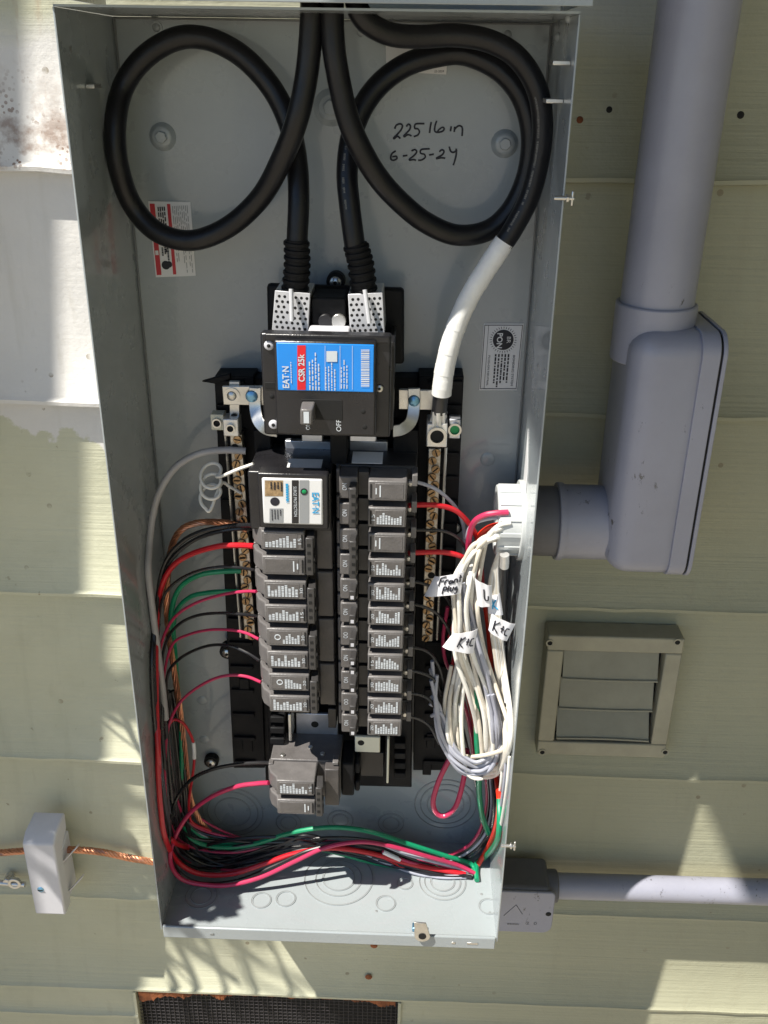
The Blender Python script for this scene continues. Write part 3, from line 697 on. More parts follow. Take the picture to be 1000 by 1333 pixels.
# handle in its slot
bm_('handle_slot', 393, 521, 446, 546, YM - .0004, YM + .002, 'hole', bevel=.0003)
hq = [(393, 545), (411, 545), (411, 522), (393, 522)]
fr0 = [P(a, b, YM) for a, b in hq]; dz = YY * .019
hb = MB(); tp = [q - dz + ((fr0[0] + fr0[2]) / 2 - q) * .12 for q in fr0]; hb.hexa(tp, fr0)
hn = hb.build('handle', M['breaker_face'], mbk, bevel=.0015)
mb = MB(); cc = sum(tp, Vector()) / 4; mb.add([cc + v - YY * .0003 for v in (Vector((-.0022, 0, -.005)), Vector((.0022, 0, -.005)), Vector((.0022, 0, .005)), Vector((-.0022, 0, .005)))], [(0, 1, 2, 3)])
mb.build('handle_mark', M['print'], hn)
mb = MB(); text(mb, 'OFF', P(441, 554, YM - .0003), .0105, .0042, up, lf); text(mb, 'ON', P(401, 555, YM - .0003), .006, .0036, up, lf); mb.build('position_letters', M['print'], mbk)
for px, py, m, rr in [(350, 450, 'bone', .0042), (356, 553, 'bone', .0042), (494, 506, 'steel', .0035)]:
    c = P(px, py, .0225); e = MB().dome(c + YY * .001, -YY, rr, .002, 16, 3).build('screw_head', M[m], mbk)
    MB().dome(c - YY * .0008, -YY, rr * .4, .0006, 8, 2).build('screw_drive', M['hole'], e)
for px, py in [(354, 516), (475, 556), (473, 536)]: MB().dome(P(px, py, (.0238 if px < 360 else YM)), -YY, .0022, .0004, 12, 2).build('hole', M['hole'], mbk)
bm_('case_notch', 345, 498, 360, 506, .0232, .03, 'hole', bevel=.0003)
bm_('case_rib', 345, 438, 508, 444, .021, .03, 'main_case'); bm_('side_rail', 506, 445, 514, 560, .04, .095, 'main_case')
bm_('ledge_glint', 400, 433, 454, 441, .0362, .06, 'bone', bevel=.0015)  # pale strip painted in for the sun glint on the case top
# line lugs with perforated covers
def line_lug(q, rod, tilt):
    blk = slab('lug_block', q, .058, .1, 'alu', mbk, bevel=.001)
    f = [P(a, b, .056) for a, b in q]; bl, br, tr, tl = f
    mb = MB(); mb.hexa(f, [v + YY * .0016 for v in f]); cov = mb.build('lug_cover', M['lug_plate'], mbk, bevel=.0006)
    g = lambda u, v: (bl * (1 - u) + br * u) * (1 - v) + (tl * (1 - u) + tr * u) * v
    h = MB()
    for r_ in range(7):
        n_ = 6
        for c_ in range(n_):
            u = (c_ + (.5 if r_ % 2 else .85)) / (n_ + .4); v = .1 + r_ * .128
            if .42 < u < .6 and v > .25: continue
            h.dome(g(u, v) - YY * .0001, -YY, .0013, .0001, 10, 2)
    h.build('perforations', M['hole'], cov)
    a, b = P(rod[0], rod[1], .052), P(rod[2], rod[3], .046); MB().tube([a, b], .0019, 10, 1, smooth=False).build('cover_pin', M['lug_plate'], cov)
    return cov
line_lug([(354, 430), (401, 434), (404, 382), (358, 378)], (379, 376, 380, 418), 0)
line_lug([(456, 436), (501, 434), (498, 381), (453, 383)], (475, 377, 481, 421), 0)
for px, m in [(424, 'main_case'), (441, 'steel')]:
    c = P(px, 418, .06); MB().cyl(c + YY * .04, c - YY * .002, .0062, 20).build('lug_screw', M['steel'] if m == 'steel' else M['main_case'], mbk, bevel=.0006)
bx('lug_barrier', 406, 388, 450, 428, .062, .1, 'black_plastic', mbk, .0015)
def boot(path, w0, w1, nm):
    p = catmull(pxs(path), 8); mb = MB(); n = len(p)
    mb.tube(p, lambda t: w0 + (w1 - w0) * t, 18, 1, smooth=False); e = mb.build('cable_boot', M['black_plastic'], mbk)
    for i in range(7):
        t = (i + .5) / 7; k = t * (n - 1); a = p[int(k)].lerp(p[min(int(k) + 1, n - 1)], k % 1); d = (p[-1] - p[0]).normalized(); rr = w0 + (w1 - w0) * t
        mb = MB(); mb.cyl(a - d * .0016, a + d * .0016, rr + .0013, 18); mb.build('boot_rib', M['black_plastic'], e, bevel=.0006)
boot([(386, 312, .066), (387, 345, .066), (384, 380, .068)], .0096, .0106, '')
boot([(463, 318, .066), (470, 345, .066), (474, 382, .068)], .0096, .0106, '')

# ------------------------------------------------------------------ surge protector
spd = thing('surge_protector', P(378, 690, .06), 'black surge protector module with a white bronze and grey label above the left breakers', 'surge protector')
YS = .019
bx('case', 326, 616, 431, 689, .03, .1, 'main_case', spd, .0015)
bx('face_block', 338, 618, 427, 687, YS, .035, 'main_case', spd, .0015)
sl_ = bx('label_plate', 343, 624, 420, 682, YS - .0012, YS + .002, 'white_label', spd, .0028)
y = YS - .0014
def fl(name, x0, y0, x1, y1, m, k=0):
    mb = MB(); flat(mb, x0, y0, x1, y1, y - k * .0002); return mb.build(name, M[m], sl_)
fl('print_block', 345, 625.5, 368.5, 646, 'brown_print'); fl('print_block', 351, 662, 369, 681, 'grey_label')
fl('print_band', 380, 625, 389, 681.5, 'main_case'); fl('print_band', 390, 625, 402.5, 681.5, 'grey_label')
mb = MB(); dnv = -ZZ
bars(mb, P(360, 636, y - .0003), .012, .012, 4, dnv, XX, 0, 21, .5); mb.dome(P(358, 653, y), -YY, .0042, .0002, 16, 2); bars(mb, P(360, 671, y - .0003), .011, .01, 4, dnv, XX, 0, 23, .4)
mb.build('label_print', M['ink'], sl_)
mb = MB(); bars(mb, P(374, 642, y - .0003), .018, .003, 1, dnv, XX, 0, 24, .8, .9); text(mb, 'E\u0041T\u00b7N', P(411, 655, y - .0003), .02, .0062, dnv, XX, True); mb.build('maker_letters', M['cyan'], sl_)
mb = MB(); text(mb, 'SURGE PROTECTION', P(384.5, 653, y - .0003), .029, .0028, dnv, XX); mb.build('label_letters', M['print'], sl_)
mb = MB(); mb.ring(P(396, 640, y), -YY, .0022, .0032, .0003, 18); mb.build('status_ring', M['ink'], sl_); mb = MB(); mb.dome(P(396, 640, y), -YY, .0022, .0006, 14, 2); mb.build('status_lamp', M['green_screw'], sl_)
q = [P(369, 615, .028), P(402, 615, .028)]
zt = P(378, 616, .03).z
mb = MB(); A, B = P(372, 616, .03).x, P(417, 616, .03).x
mb.prism([(A, .034, zt + .0018), (B, .034, zt + .0018), (B, .056, zt + .0035), (A, .056, zt + .0035)], -ZZ * .0005); o = mb.build('top_sticker', M['white_label'], spd)

# ------------------------------------------------------------------ branch breakers
YF, PITCH = .022, .0254
def tx(s, a, b): return (a, b) if s > 0 else (-b, -a)
def breaker(side, x_in, z_c, poles, blank, label, cat, group, cx_face, tied, roll, lit_text=True, tandem=False, logo=(), seed=0):
    """local frame: x outward from the bus (mirrored on the left), y into the wall from the face, z up"""
    s = 1 if side == 'R' else -1; n = poles; r = random.Random(seed)
    t = thing('circuit_breaker', (x_in, YF, z_c), label, cat, group, (0, roll, 0))
    hz_ = n * PITCH / 2
    def B(mb, u0, u1, f0, f1, z0, z1):
        a, b = tx(s, u0, u1); mb.box((a, f0, z0), (b, f1, z1))
    g = .0007
    if side == 'R': UE, FA, FB, HA, HB, WB = .0740, .0307, .0645, .0150, .0214, .0304
    else: UE, FA, FB, HA, HB, WB = .0755, .0246, .0643, .0168, .0238, .0244
    mb = MB(); B(mb, 0, UE - .001, .03, .075, -hz_ + g, hz_ - g); mb.build('case', M['breaker_base' if seed != 40 else 'breaker'], t, bevel=.0012, local=True)  # dark case colour paints in the shaded gaps; hanging breaker keeps a sunlit tone
    mb = MB()
    if side == 'R':
        for k in range(n): B(mb, .0008, .0045, .02, .031, -hz_ + k * PITCH + .0012, -hz_ + (k + 1) * PITCH - .0012); B(mb, .0047, .0212, .0055, .031, -hz_ + k * PITCH + .0022, -hz_ + (k + 1) * PITCH - .0022)
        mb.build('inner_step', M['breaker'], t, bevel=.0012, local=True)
    else:
        B(mb, .001, .0160, .017, .031, -hz_ + g * 2, hz_ - g * 2); mb.build('inner_step', M['breaker_mid'], t, bevel=.0012, local=True)
    for k in range(n):
        z0 = -hz_ + k * PITCH; zc = z0 + PITCH / 2; top = k == n - 1
        # raised face with its sloping shoulder
        mb = MB(); u0, u1 = FA, FB
        if side == 'R': pr = [(u0, 0), (u1, 0), (u1 + .001, .031), (u0, .031)]
        else: pr = [(u0, 0), (u1, 0), (u1 + .0008, .006), (UE - .0035, .013), (UE, .022), (UE, .031), (u0, .031)]
        zz0, zz1 = z0 + .0033, z0 + PITCH - .0033
        vs = [(s * u, f, zz) for zz in (zz0, zz1) for u, f in pr]; m_ = len(pr)
        mb.add(vs, [tuple(range(m_)), tuple(range(2 * m_ - 1, m_ - 1, -1))] + [(i, (i + 1) % m_, m_ + (i + 1) % m_, m_ + i) for i in range(m_)])
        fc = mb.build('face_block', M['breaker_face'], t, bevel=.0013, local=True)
        mb = MB(); B(mb, FA + .0018, FA + .0032, -.0004, .004, zz0 + .003, zz1 - .003); mb.build('window_slot', M['hole'], fc, local=True)
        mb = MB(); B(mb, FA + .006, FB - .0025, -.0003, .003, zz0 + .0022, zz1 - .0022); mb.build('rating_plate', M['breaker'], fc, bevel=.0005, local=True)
        if k in logo:
            mb = MB(); mb.ring((s * (FB - .011), -.0003, zc + .0005), -YY, .0022, .0031, .0003, 16); mb.build('approval_mark', M['print'], fc, local=True)
        mb = MB(); up_ = ZZ * (1 if side == 'L' else 1)
        if k in blank:
            for u, h_ in ((FA + .0065, .006), (FA + .010, .011)):
                a_, b_ = tx(s, u, u + .0012); mb.add([(a_, -.0006, zc - h_ / 2), (b_, -.0006, zc - h_ / 2), (b_, -.0006, zc + h_ / 2), (a_, -.0006, zc + h_ / 2)], [(0, 1, 2, 3)])
        else:
            u0_, u1_ = FA + .0075, (FB - .0035) if k not in logo else FB - .0155
            bars(mb, (s * (u0_ + u1_) / 2, -.0006, zc), .0128, u1_ - u0_, 9 if k not in logo else 6, ZZ, -XX, 0, seed * 7 + k, .72, .35)
            text(mb, ('20', '15', '30', '20')[(seed + k) % 4], (s * (FA + .0045), -.0003, zc), .006, .0032, ZZ, -XX)
        mb.build('face_print', M['print'], fc, local=True)
        # dark well and handle
        mb = MB(); B(mb, HB + .0002, WB, .016, .031, z0 + .002, z0 + PITCH - .002); mb.build('handle_well', M['handle'], t, local=True)
        if side == 'R':
            mb = MB(); text(mb, 'ON' if n > 1 or seed % 3 else 'OO', (s * .0095, .0052, zc + .001), .0066, .0042, ZZ, -XX); mb.build('handle_letters', M['print'], t, local=True)
        for q in ((-.0052, .0052) if tandem else (0,)):
            hh = .0034 if tandem else .0052; tp_ = -.003 if side == 'L' else -.0075
            mb = MB(); a_, b_ = tx(s, HA, HB); lean = s * .0015
            mb.hexa([(a_ - lean, tp_, zc + q - hh), (b_ - lean, tp_, zc + q - hh), (b_ - lean, tp_, zc + q + hh), (a_ - lean, tp_, zc + q + hh)],
                    [(a_, .014, zc + q - hh - .001), (b_, .014, zc + q - hh - .001), (b_, .014, zc + q + hh + .001), (a_, .014, zc + q + hh + .001)])
            hd_ = mb.build('handle', M['handle'] if side == 'L' or n > 1 else M['breaker_base'], t, bevel=.001, local=True)
            mb = MB(); hm = s * (HA + HB) / 2 - lean; mb.box((hm - .0015, tp_ - .0003, zc + q - .0032), (hm + .0015, tp_ + .0003, zc + q + .0002)); mb.build('handle_mark', M['bone'] if side == 'R' else M['breaker'], hd_, local=True)
        # terminal at the outer end
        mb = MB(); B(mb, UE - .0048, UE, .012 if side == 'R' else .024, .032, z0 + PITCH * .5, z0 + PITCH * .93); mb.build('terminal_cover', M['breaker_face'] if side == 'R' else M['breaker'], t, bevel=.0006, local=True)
        c = (s * (UE - .006), .03, z0 + PITCH * .3); mb = MB(); mb.dome(c, -YY, .003, .0015, 10, 2); mb.build('terminal_screw', M['steel'], t, local=True)
    if tied and n > 1:
        mb = MB(); tq = -.003 if side == 'L' else -.0075; B(mb, HA - .0005, HB - .0005, tq - .003, tq + .0003, -hz_ + PITCH * .26, hz_ - PITCH * .26); mb.build('handle_tie', M['handle'], t, bevel=.001, local=True)
        e = MB(); 
        for q in (-.012, -.004, .004, .012): hm = s * (HA + HB) / 2; e.box((hm - .0015, tq - .0033, q - .0015), (hm + .0015, tq - .0028, q + .0015))
        e.build('tie_holes', M['hole'], t, local=True)
    return t
# right stack: x of the inner end, row centres
zr1 = P(485, 639, YF).z; zr11 = P(484, 947.5, YF).z; pr_ = (zr1 - zr11) / 10
PITCH = pr_
xr1 = P(434, 639, YF).x; xr11 = P(438, 948, YF).x; roll = math.atan2(xr11 - xr1, zr1 - zr11)
def xr(z): return xr1 + (xr11 - xr1) * (zr1 - z) / (zr1 - zr11)
RS = 'breakers in the right stack'
z = zr1 - pr_ / 2; breaker('R', xr(z), z, 2, (1,), 'top double breaker of the right stack with the upper red wire', 'breaker', RS, 0, True, 0, seed=1)
z = zr1 - pr_ * 2.5; breaker('R', xr(z), z, 2, (1,), 'second double breaker from the top of the right stack', 'breaker', RS, 0, True, 0, seed=2)
nm = ['first single breaker below the two tied doubles in the right stack', 'second single breaker below the tied doubles in the right stack', 'single breaker just above the twin handle breaker in the right stack', 'breaker with two small handles side by side in the right stack',
      'single breaker just below the twin handle breaker in the right stack', 'second breaker from the bottom of the right stack', 'bottom breaker of the right stack above the ivory bus tab']
for i in range(7):
    z = zr1 - pr_ * (4 + i); breaker('R', xr(z), z, 1, (), nm[i], 'breaker', RS, 0, False, 0, tandem=(i == 3), seed=10 + i)
# left stack
zl1 = P(370, 704, YF).z; zl8 = P(376, 917, YF).z; pl_ = (zl1 - zl8) / 7; PITCH = pl_
xl1 = P(432, 704, YF).x; xl8 = P(436, 917, YF).x
LS = 'tied double breakers in the left stack'
nm = ['top double breaker of the left stack fed by the thick red wire', 'second double breaker of the left stack below the one with the thick red wire', 'third double breaker of the left stack with a round mark on its upper pole', 'bottom double breaker of the left stack above the open bus']
for i in range(4):
    z = zl1 - pl_ * (2 * i + .5); x = xl1 + (xl8 - xl1) * (zl1 - z) / (zl1 - zl8)
    breaker('L', x, z, 2, (0,) if i == 0 else (), nm[i], 'breaker', LS, 0, True, 0, logo=(1,) if i > 1 else (), seed=20 + i)
PITCH = .0255
hb_ = P(343 + 52, 1039, YF); zt = hb_.z
t = breaker('L', P(441, 1039, YF).x, zt, 2, (0,), 'lone double breaker hanging below the left stack with its top in the sun', 'breaker', None, 0, True, 0, seed=40)
mb = MB(); mb.box((-.008, .022, PITCH + .0002), (-.002, .034, PITCH + .004)); mb.build('top_rib', M['breaker_face'], t, local=True, bevel=.0006)
for x_, y_ in ((-.02, .04), (-.034, .05), (-.062, .036)): MB().cyl((x_, y_, PITCH - .002), (x_, y_, PITCH + .0012), .0026, 12).build('rivet', M['steel'], t, local=True, bevel=.0004)
mb = MB(); mb.box((.0005, .03, -.022), (.014, .07, .022)); mb.build('stab_clip', M['black_plastic'], t, local=True, bevel=.002)
for q in (-.012, .012): MB().box((.0145, .034, q - .007), (.02, .06, q + .007)).build('stab_jaw', M['black_plastic'], t, local=True, bevel=.002)
# dark pole barriers at the middle between the stacks
for i in range(9):
    yy = 700 + 29.4 * i; bx('bus_barrier', 424 + i * .4, yy - 12.5, 436 + i * .2, yy + 12.5, .07, .1, 'main_case', bevel=.001)
for x0, x1, y0 in ((456, 497, 612),):
    A, B_ = P(x0, y0, .03).x, P(x1, y0, .03).x; zt_ = zr1 + pr_ / 2 + .001
    mb = MB(); mb.prism([(A, .05, zt_ + .001), (B_, .05, zt_ + .001), (B_, .07, zt_ + .004), (A, .07, zt_ + .004)], -ZZ * .0005); o = mb.build('top_sticker', M['white_label'], base)

# ------------------------------------------------------------------ big cables
def within(path, r):               # keep a wire clear of the sheet metal: pull a point forward along its own sight line
    out = []
    for q in path:
        p = P(*q); yy = q[2] if len(q) > 2 else None
        e = r + .0008
        if p.x < W / 2 and -.02 < p.x < e and p.y < D: p = PX(q[0], q[1], e)
        elif W - e < p.x < W + .02 and p.z < .8: p = PX(q[0], q[1], W - e)
        if -.06 < p.z < e: p = PZ(q[0], q[1], e) if PZ(q[0], q[1], e).y < p.y else p
        if p.y > D - e: p = P(q[0], q[1], D - e)
        out.append(p)
    return out
def fill(path):
    out = []; y = None
    for q in path:
        if len(q) > 2: y = q[2]
        out.append((q[0], q[1], y))
    return out
def wire(name, path, r, m, label, cat='wire', group=None, n=9, res=7, y=None):
    o = MB().tube(within(fill(path), r), r, n, res).build(name, M[m]); return tag(o, label, cat, group)
o = wire('service_cable', [(407, -14, .05), (405, 40), (399, 100, .05), (387, 155, .05), (368, 205, .06), (340, 256, .075), (298, 295, .085), (250, 313, .09), (205, 302, .092), (172, 266, .094), (154, 215, .094), (150, 165, .096), (160, 115, .098), (187, 76, .1), (228, 51, .102), (268, 50, .102), (308, 68, .1), (340, 97, .098), (363, 130, .096), (379, 170, .092), (387, 215, .082), (389, 260, .072), (387, 310, .067), (386, 345, .066)], .0089, 'black_cable', 'thick black cable looped on the left that ends in the left lug', 'cable', 'thick black service cables', 18, 8)
wire('service_cable', [(432, -14, .048), (433, 40), (437, 80), (449, 140, .05), (464, 182, .052), (490, 228, .06), (520, 262, .07), (555, 290, .08), (595, 306, .088), (635, 300, .094), (664, 275, .096), (684, 235, .096), (692, 190, .096), (688, 150, .097), (673, 115, .099), (645, 87, .101), (605, 70, .102), (570, 72, .102), (530, 84, .1), (496, 108, .096), (472, 140, .09), (457, 180, .084), (452, 225, .077), (455, 265, .071), (460, 305, .067), (465, 340, .066)], .0089, 'black_cable', 'thick black cable looped on the right around the handwritten note', 'cable', 'thick black service cables', 18, 8)
nc = [(462, -4, .05), (468, 16, .05), (482, 32, .052), (510, 45, .058), (545, 48, .064), (590, 46, .068), (632, 52, .07), (668, 70, .07), (692, 100, .07), (704, 135, .07), (706, 175, .07), (700, 218, .07), (688, 260, .07), (668, 298, .07), (655, 318, .07)]
wire('neutral_cable', nc, .0084, 'black_cable', 'thick black cable along the top right that turns white with tape', 'cable', None, 18, 8)
nk = [(657, 314, .07), (646, 331, .07), (636, 346, .07), (612, 385, .07), (592, 430, .07), (580, 475, .07), (576, 502, .07), (575, 511, .0705)]
nobj = bpy.data.objects['neutral_cable']
def chained(name, path, r, m, parent, n=18): return MB().tube(pxs(path), r, n, 7).build(name, M[m], parent)
chained('white_tape', nk, .0087, 'tape', nobj)
tpp = catmull(pxs(nk), 6)
for i in range(3, len(tpp) - 3, 4):
    d = (tpp[i + 1] - tpp[i]).normalized(); MB().cyl(tpp[i] - d * .004, tpp[i] + d * .004, .0088, 18, .009).build('tape_wrap', M['tape'], nobj)
chained('bare_end', [(575, 508, .0705), (573, 522, .071), (572, 538, .0715)], .007, 'w_black', nobj)
mb = MB()
pe = pxs([(572, 535, .071), (569, 556, .072)])
for i in range(7):
    a = i * 2 * math.pi / 7; mb.tube([pe[0] + XX * .005 * math.cos(a) + YY * .005 * math.sin(a), pe[1] + XX * .0055 * math.cos(a + .6) + YY * .0055 * math.sin(a + .6)], .0024, 8, 2)
mb.build('bare_strands', M['alu'], nobj)
# faint lettering printed along the cable jackets
M['jacket_print'] = mat('jacket_print', (.16, .155, .14), .6)
def jacket_print(cable, path, rad, spans, sd):
    p = catmull(pxs(path), 10); mb = MB(); r = random.Random(sd); n = len(p)
    for f0, f1 in spans:
        i = int(f0 * n)
        while i < int(f1 * n) - 1:
            if r.random() < .8:
                for q in range(3):
                    t0 = q / 3 + r.uniform(0, .08); t1 = t0 + r.uniform(.12, .22); a, b = p[i].lerp(p[i + 1], t0), p[i].lerp(p[i + 1], t1)
                    tg = (b - a).normalized(); view = (CAM - a).normalized(); sd_ = tg.cross(view).normalized(); up_ = sd_.cross(tg).normalized()
                    if up_.dot(view) < 0: up_ = -up_
                    o_ = (up_ * .94 + sd_ * .34) * (rad + .00012); h_ = sd_ * r.uniform(.0006, .0011)
                    mb.add([a + o_ - h_, b + o_ - h_, b + o_ + h_, a + o_ + h_], [(0, 1, 2, 3)])
            i += 1
    mb.build('jacket_lettering', M['jacket_print'], cable)
jacket_print(bpy.data.objects['service_cable.001'], [(457, 180, .084), (452, 225, .077), (455, 265, .071), (460, 305, .067)], .0089, [(.1, .75)], 3)
jacket_print(nobj, nc, .0084, [(.62, .95)], 4)

# ------------------------------------------------------------------ wires on the left side
LG = 'wires in the left gutter'
wire('insulated_wire', [(334, 684, .05), (318, 684, .06), (297, 685, .068), (262, 692, .074), (235, 707, .078), (214, 735, .082), (205, 780, .086), (200, 850, .09), (203, 920, .092), (210, 1000, .094), (218, 1065, .096), (226, 1110, .096), (250, 1130, .095), (300, 1126, .094), (370, 1106, .09), (440, 1097, .088), (510, 1108, .09), (570, 1130, .096), (616, 1140, .104)], .0023, 'w_black', 'thick black wire from below the surge protector arching over the red one', group=LG)
wire('insulated_wire', [(334, 688, .054), (318, 688, .064), (290, 691, .07), (255, 702, .077), (225, 726, .082), (209, 760, .087), (202, 810, .092), (198, 860, .095), (201, 930, .097), (209, 1010, .098), (218, 1070, .099), (232, 1115, .098), (270, 1133, .097), (330, 1122, .095), (400, 1104, .092), (470, 1098, .092), (540, 1122, .097), (614, 1142, .105)], .0021, 'w_black', 'second thick black wire tucked under the one below the surge protector', group=LG)
wire('insulated_wire', [(331, 711, .045), (310, 710, .055), (285, 711, .062), (252, 720, .072), (228, 734, .078), (213, 757, .082), (205, 795, .088), (203, 850, .092), (204, 930, .094), (207, 1000, .097), (207, 1060, .099), (222, 1092, .1), (248, 1104, .104), (285, 1108, .104), (320, 1104, .104)], .0028, 'w_red', 'thick red wire into the top of the left breakers', group=LG)
wire('insulated_wire', [(331, 742, .045), (312, 739, .056), (285, 738, .064), (255, 744, .07), (230, 757, .077), (213, 777, .082), (207, 810, .088), (206, 870, .092), (209, 940, .094), (216, 1010, .095), (224, 1070, .096), (240, 1112, .095), (290, 1120, .094), (360, 1100, .09), (430, 1090, .087), (500, 1097, .088), (560, 1122, .094), (615, 1138, .102)], .0015, 'w_black', 'thin black wire just above the upper green wire', group=LG)
wire('insulated_wire', [(314, 743, .09), (290, 744, .088), (262, 748, .088), (238, 761, .09), (226, 783, .094), (222, 815, .1), (226, 850, .104), (231, 890, .104), (236, 950, .104), (237, 1010, .104), (236, 1052, .103), (240, 1078, .102), (256, 1096, .1), (290, 1103, .098), (330, 1099, .095), (380, 1084, .09), (430, 1077, .086), (480, 1082, .086), (530, 1098, .09), (580, 1114, .096), (612, 1124, .102), (620, 1136, .106)], .0027, 'w_green', 'green wire from the left neutral bar that runs across the whole bottom bundle', group=LG)
wire('insulated_wire', [(316, 770, .092), (292, 770, .09), (268, 772, .09), (248, 777, .092), (232, 792, .096), (226, 815, .103), (229, 860, .108), (234, 930, .108), (238, 1000, .108), (241, 1050, .107), (252, 1080, .105), (290, 1098, .103), (345, 1098, .1), (420, 1106, .098), (500, 1126, .1), (560, 1128, .103), (606, 1132, .108)], .0025, 'w_green', 'lower green wire from the left neutral bar', group=LG)
wire('insulated_wire', [(334, 770, .045), (318, 770, .056), (290, 774, .066), (255, 785, .076), (228, 803, .084), (212, 832, .09), (206, 870, .094), (206, 940, .096), (212, 1010, .097), (221, 1070, .098), (243, 1100, .097), (300, 1110, .095), (370, 1098, .092), (440, 1096, .09), (520, 1112, .094), (610, 1136, .104)], .0016, 'w_pink', 'magenta wire into the second double breaker, longest of its kind', group=LG)
wire('insulated_wire', [(334, 802, .045), (318, 800, .056), (290, 798, .066), (258, 801, .076), (234, 812, .084), (218, 832, .09), (211, 865, .094), (213, 930, .097), (221, 1000, .098), (228, 1060, .1), (250, 1090, .1), (310, 1095, .098), (400, 1100, .094), (480, 1110, .094), (560, 1130, .1), (608, 1140, .106)], .0016, 'w_black', 'thin black wire into the lower pole of the second double breaker', group=LG)
wire('insulated_wire', [(337, 832, .045), (320, 824, .056), (300, 820, .064), (272, 820, .074), (246, 826, .082), (226, 837, .088), (216, 865, .093), (213, 900, .096), (218, 960, .098), (228, 1030, .1), (246, 1070, .102), (290, 1088, .102), (350, 1096, .1)], .0015, 'w_pink', 'magenta wire into the third double breaker with a flat arch', group=LG)
wire('insulated_wire', [(338, 860, .045), (322, 850, .056), (300, 841, .064), (275, 840, .074), (250, 848, .082), (230, 861, .088), (218, 880, .092), (217, 920, .096), (225, 980, .099), (231, 1040, .1), (252, 1078, .102), (300, 1092, .1), (380, 1100, .097), (470, 1116, .096), (560, 1134, .1), (604, 1142, .106)], .0016, 'w_black', 'thin black wire that crosses the mounting screw beside the third double breaker', group=LG)
wire('insulated_wire', [(340, 888, .045), (322, 881, .056), (300, 879, .062), (278, 884, .068), (254, 897, .075), (235, 914, .08), (222, 938, .084), (216, 970, .088), (215, 1020, .092), (220, 1080, .095), (240, 1120, .095), (300, 1133, .095), (350, 1122, .092), (410, 1110, .09)], .0016, 'w_pink', 'lowest magenta wire arching from the bottom double breaker of the left stack', group=LG)
a = wire('insulated_wire', [(217, 948, .09), (226, 937, .088), (238, 941, .088), (247, 954, .09), (252, 968, .092), (253, 990, .095), (250, 1015, .098), (246, 1045, .1), (250, 1070, .102), (275, 1082, .102)], .0016, 'w_red', 'short red wire with a white sleeve curling beside the green wire', group=LG)
chained('sleeve', [(252, 966, .0915), (253, 978, .0925), (253, 987, .0945)], .0022, 'tape', a, 10)
wire('insulated_wire', [(206, 950, .099), (206, 1000, .09), (209, 1050, .07), (215, 1090, .06), (230, 1120, .062), (258, 1137, .064), (300, 1138, .068), (340, 1126, .072), (380, 1112, .076), (430, 1104, .08), (480, 1110, .084), (540, 1126, .09), (606, 1138, .103)], .0029, 'w_red', 'thick red wire low in the left gutter that sweeps under the black bundle', group=LG)
for i in range(8):
    r = random.Random(50 + i); dx = [-4, 2, 8, 13, 20, 5, 11, 17][i]; pth = [(214 + dx * .5, 900, .1), (216 + dx, 960, .1 + i * .002), (222 + dx, 1030, .101), (226 + dx, 1075, .102), (238 + dx, 1105, .1), (280 + dx, 1126 - (i * 6) % 34, .097), (340, 1120 - (i * 6) % 34, .094), (400, 1108 - i * 3, .088), (460, 1102 + i * 1.5, .088 + i * .0015), (520, 1113 + i * 2.2, .092), (575, 1131 + i * 1.4, .098), (614, 1141, .106)]
    wire('insulated_wire', [(a_ + r.uniform(-1, 1), b_ + r.uniform(-1.5, 1.5), c_) for a_, b_, c_ in pth], (.0019, .0022)[i % 2], 'w_black', 'one of the black wires bunched along the bottom of the enclosure', group='black wires of the bottom bundle')
wire('insulated_wire', [(420, 1094, .093), (455, 1102, .093), (500, 1122, .095), (545, 1138, .097), (585, 1141, .1), (615, 1138, .104)], .0021, 'w_grey', 'grey wire along the lower edge of the bottom bundle', group='grey wires of the bottom bundle')
wire('insulated_wire', [(440, 1098, .096), (480, 1112, .096), (525, 1131, .098), (570, 1142, .1), (612, 1142, .105)], .0018, 'w_grey', 'thinner grey wire under the bottom bundle', group='grey wires of the bottom bundle')
wire('insulated_wire', [(455, 1103, .09), (490, 1112, .09), (530, 1131, .092), (560, 1137, .096), (600, 1134, .102)], .0017, 'w_red', 'thin red wire low in the middle of the bottom bundle', group='red wires of the bottom bundle')
wire('insulated_wire', [(244, 1048, .108), (262, 1066, .108), (300, 1086, .107), (345, 1097, .105), (400, 1101, .1)], .0013, 'w_pink', 'thin magenta wire along the back of the lower left corner', group=LG)
wire('insulated_wire', [(240, 1062, .104), (262, 1086, .104), (300, 1101, .103), (350, 1106, .1)], .0013, 'w_grey', 'thin grey wire in the lower left corner', group=LG)
e = wire('insulated_wire', [(498, 1108, .086), (516, 1116, .086), (540, 1124, .09), (575, 1132, .096)], .0018, 'w_pink', 'short magenta wire with white tape in the bottom bundle', group='magenta wires of the bottom bundle')
chained('white_tape', [(499, 1109, .0855), (512, 1115, .0855), (521, 1119, .0865)], .0026, 'tape', e, 10)
wire('insulated_wire', [(500, 1100, .083), (530, 1112, .085), (560, 1120, .088), (590, 1128, .094), (616, 1137, .102)], .0022, 'w_grey', 'grey wire beside the magenta one at the bottom right', group='grey wires of the bottom bundle')
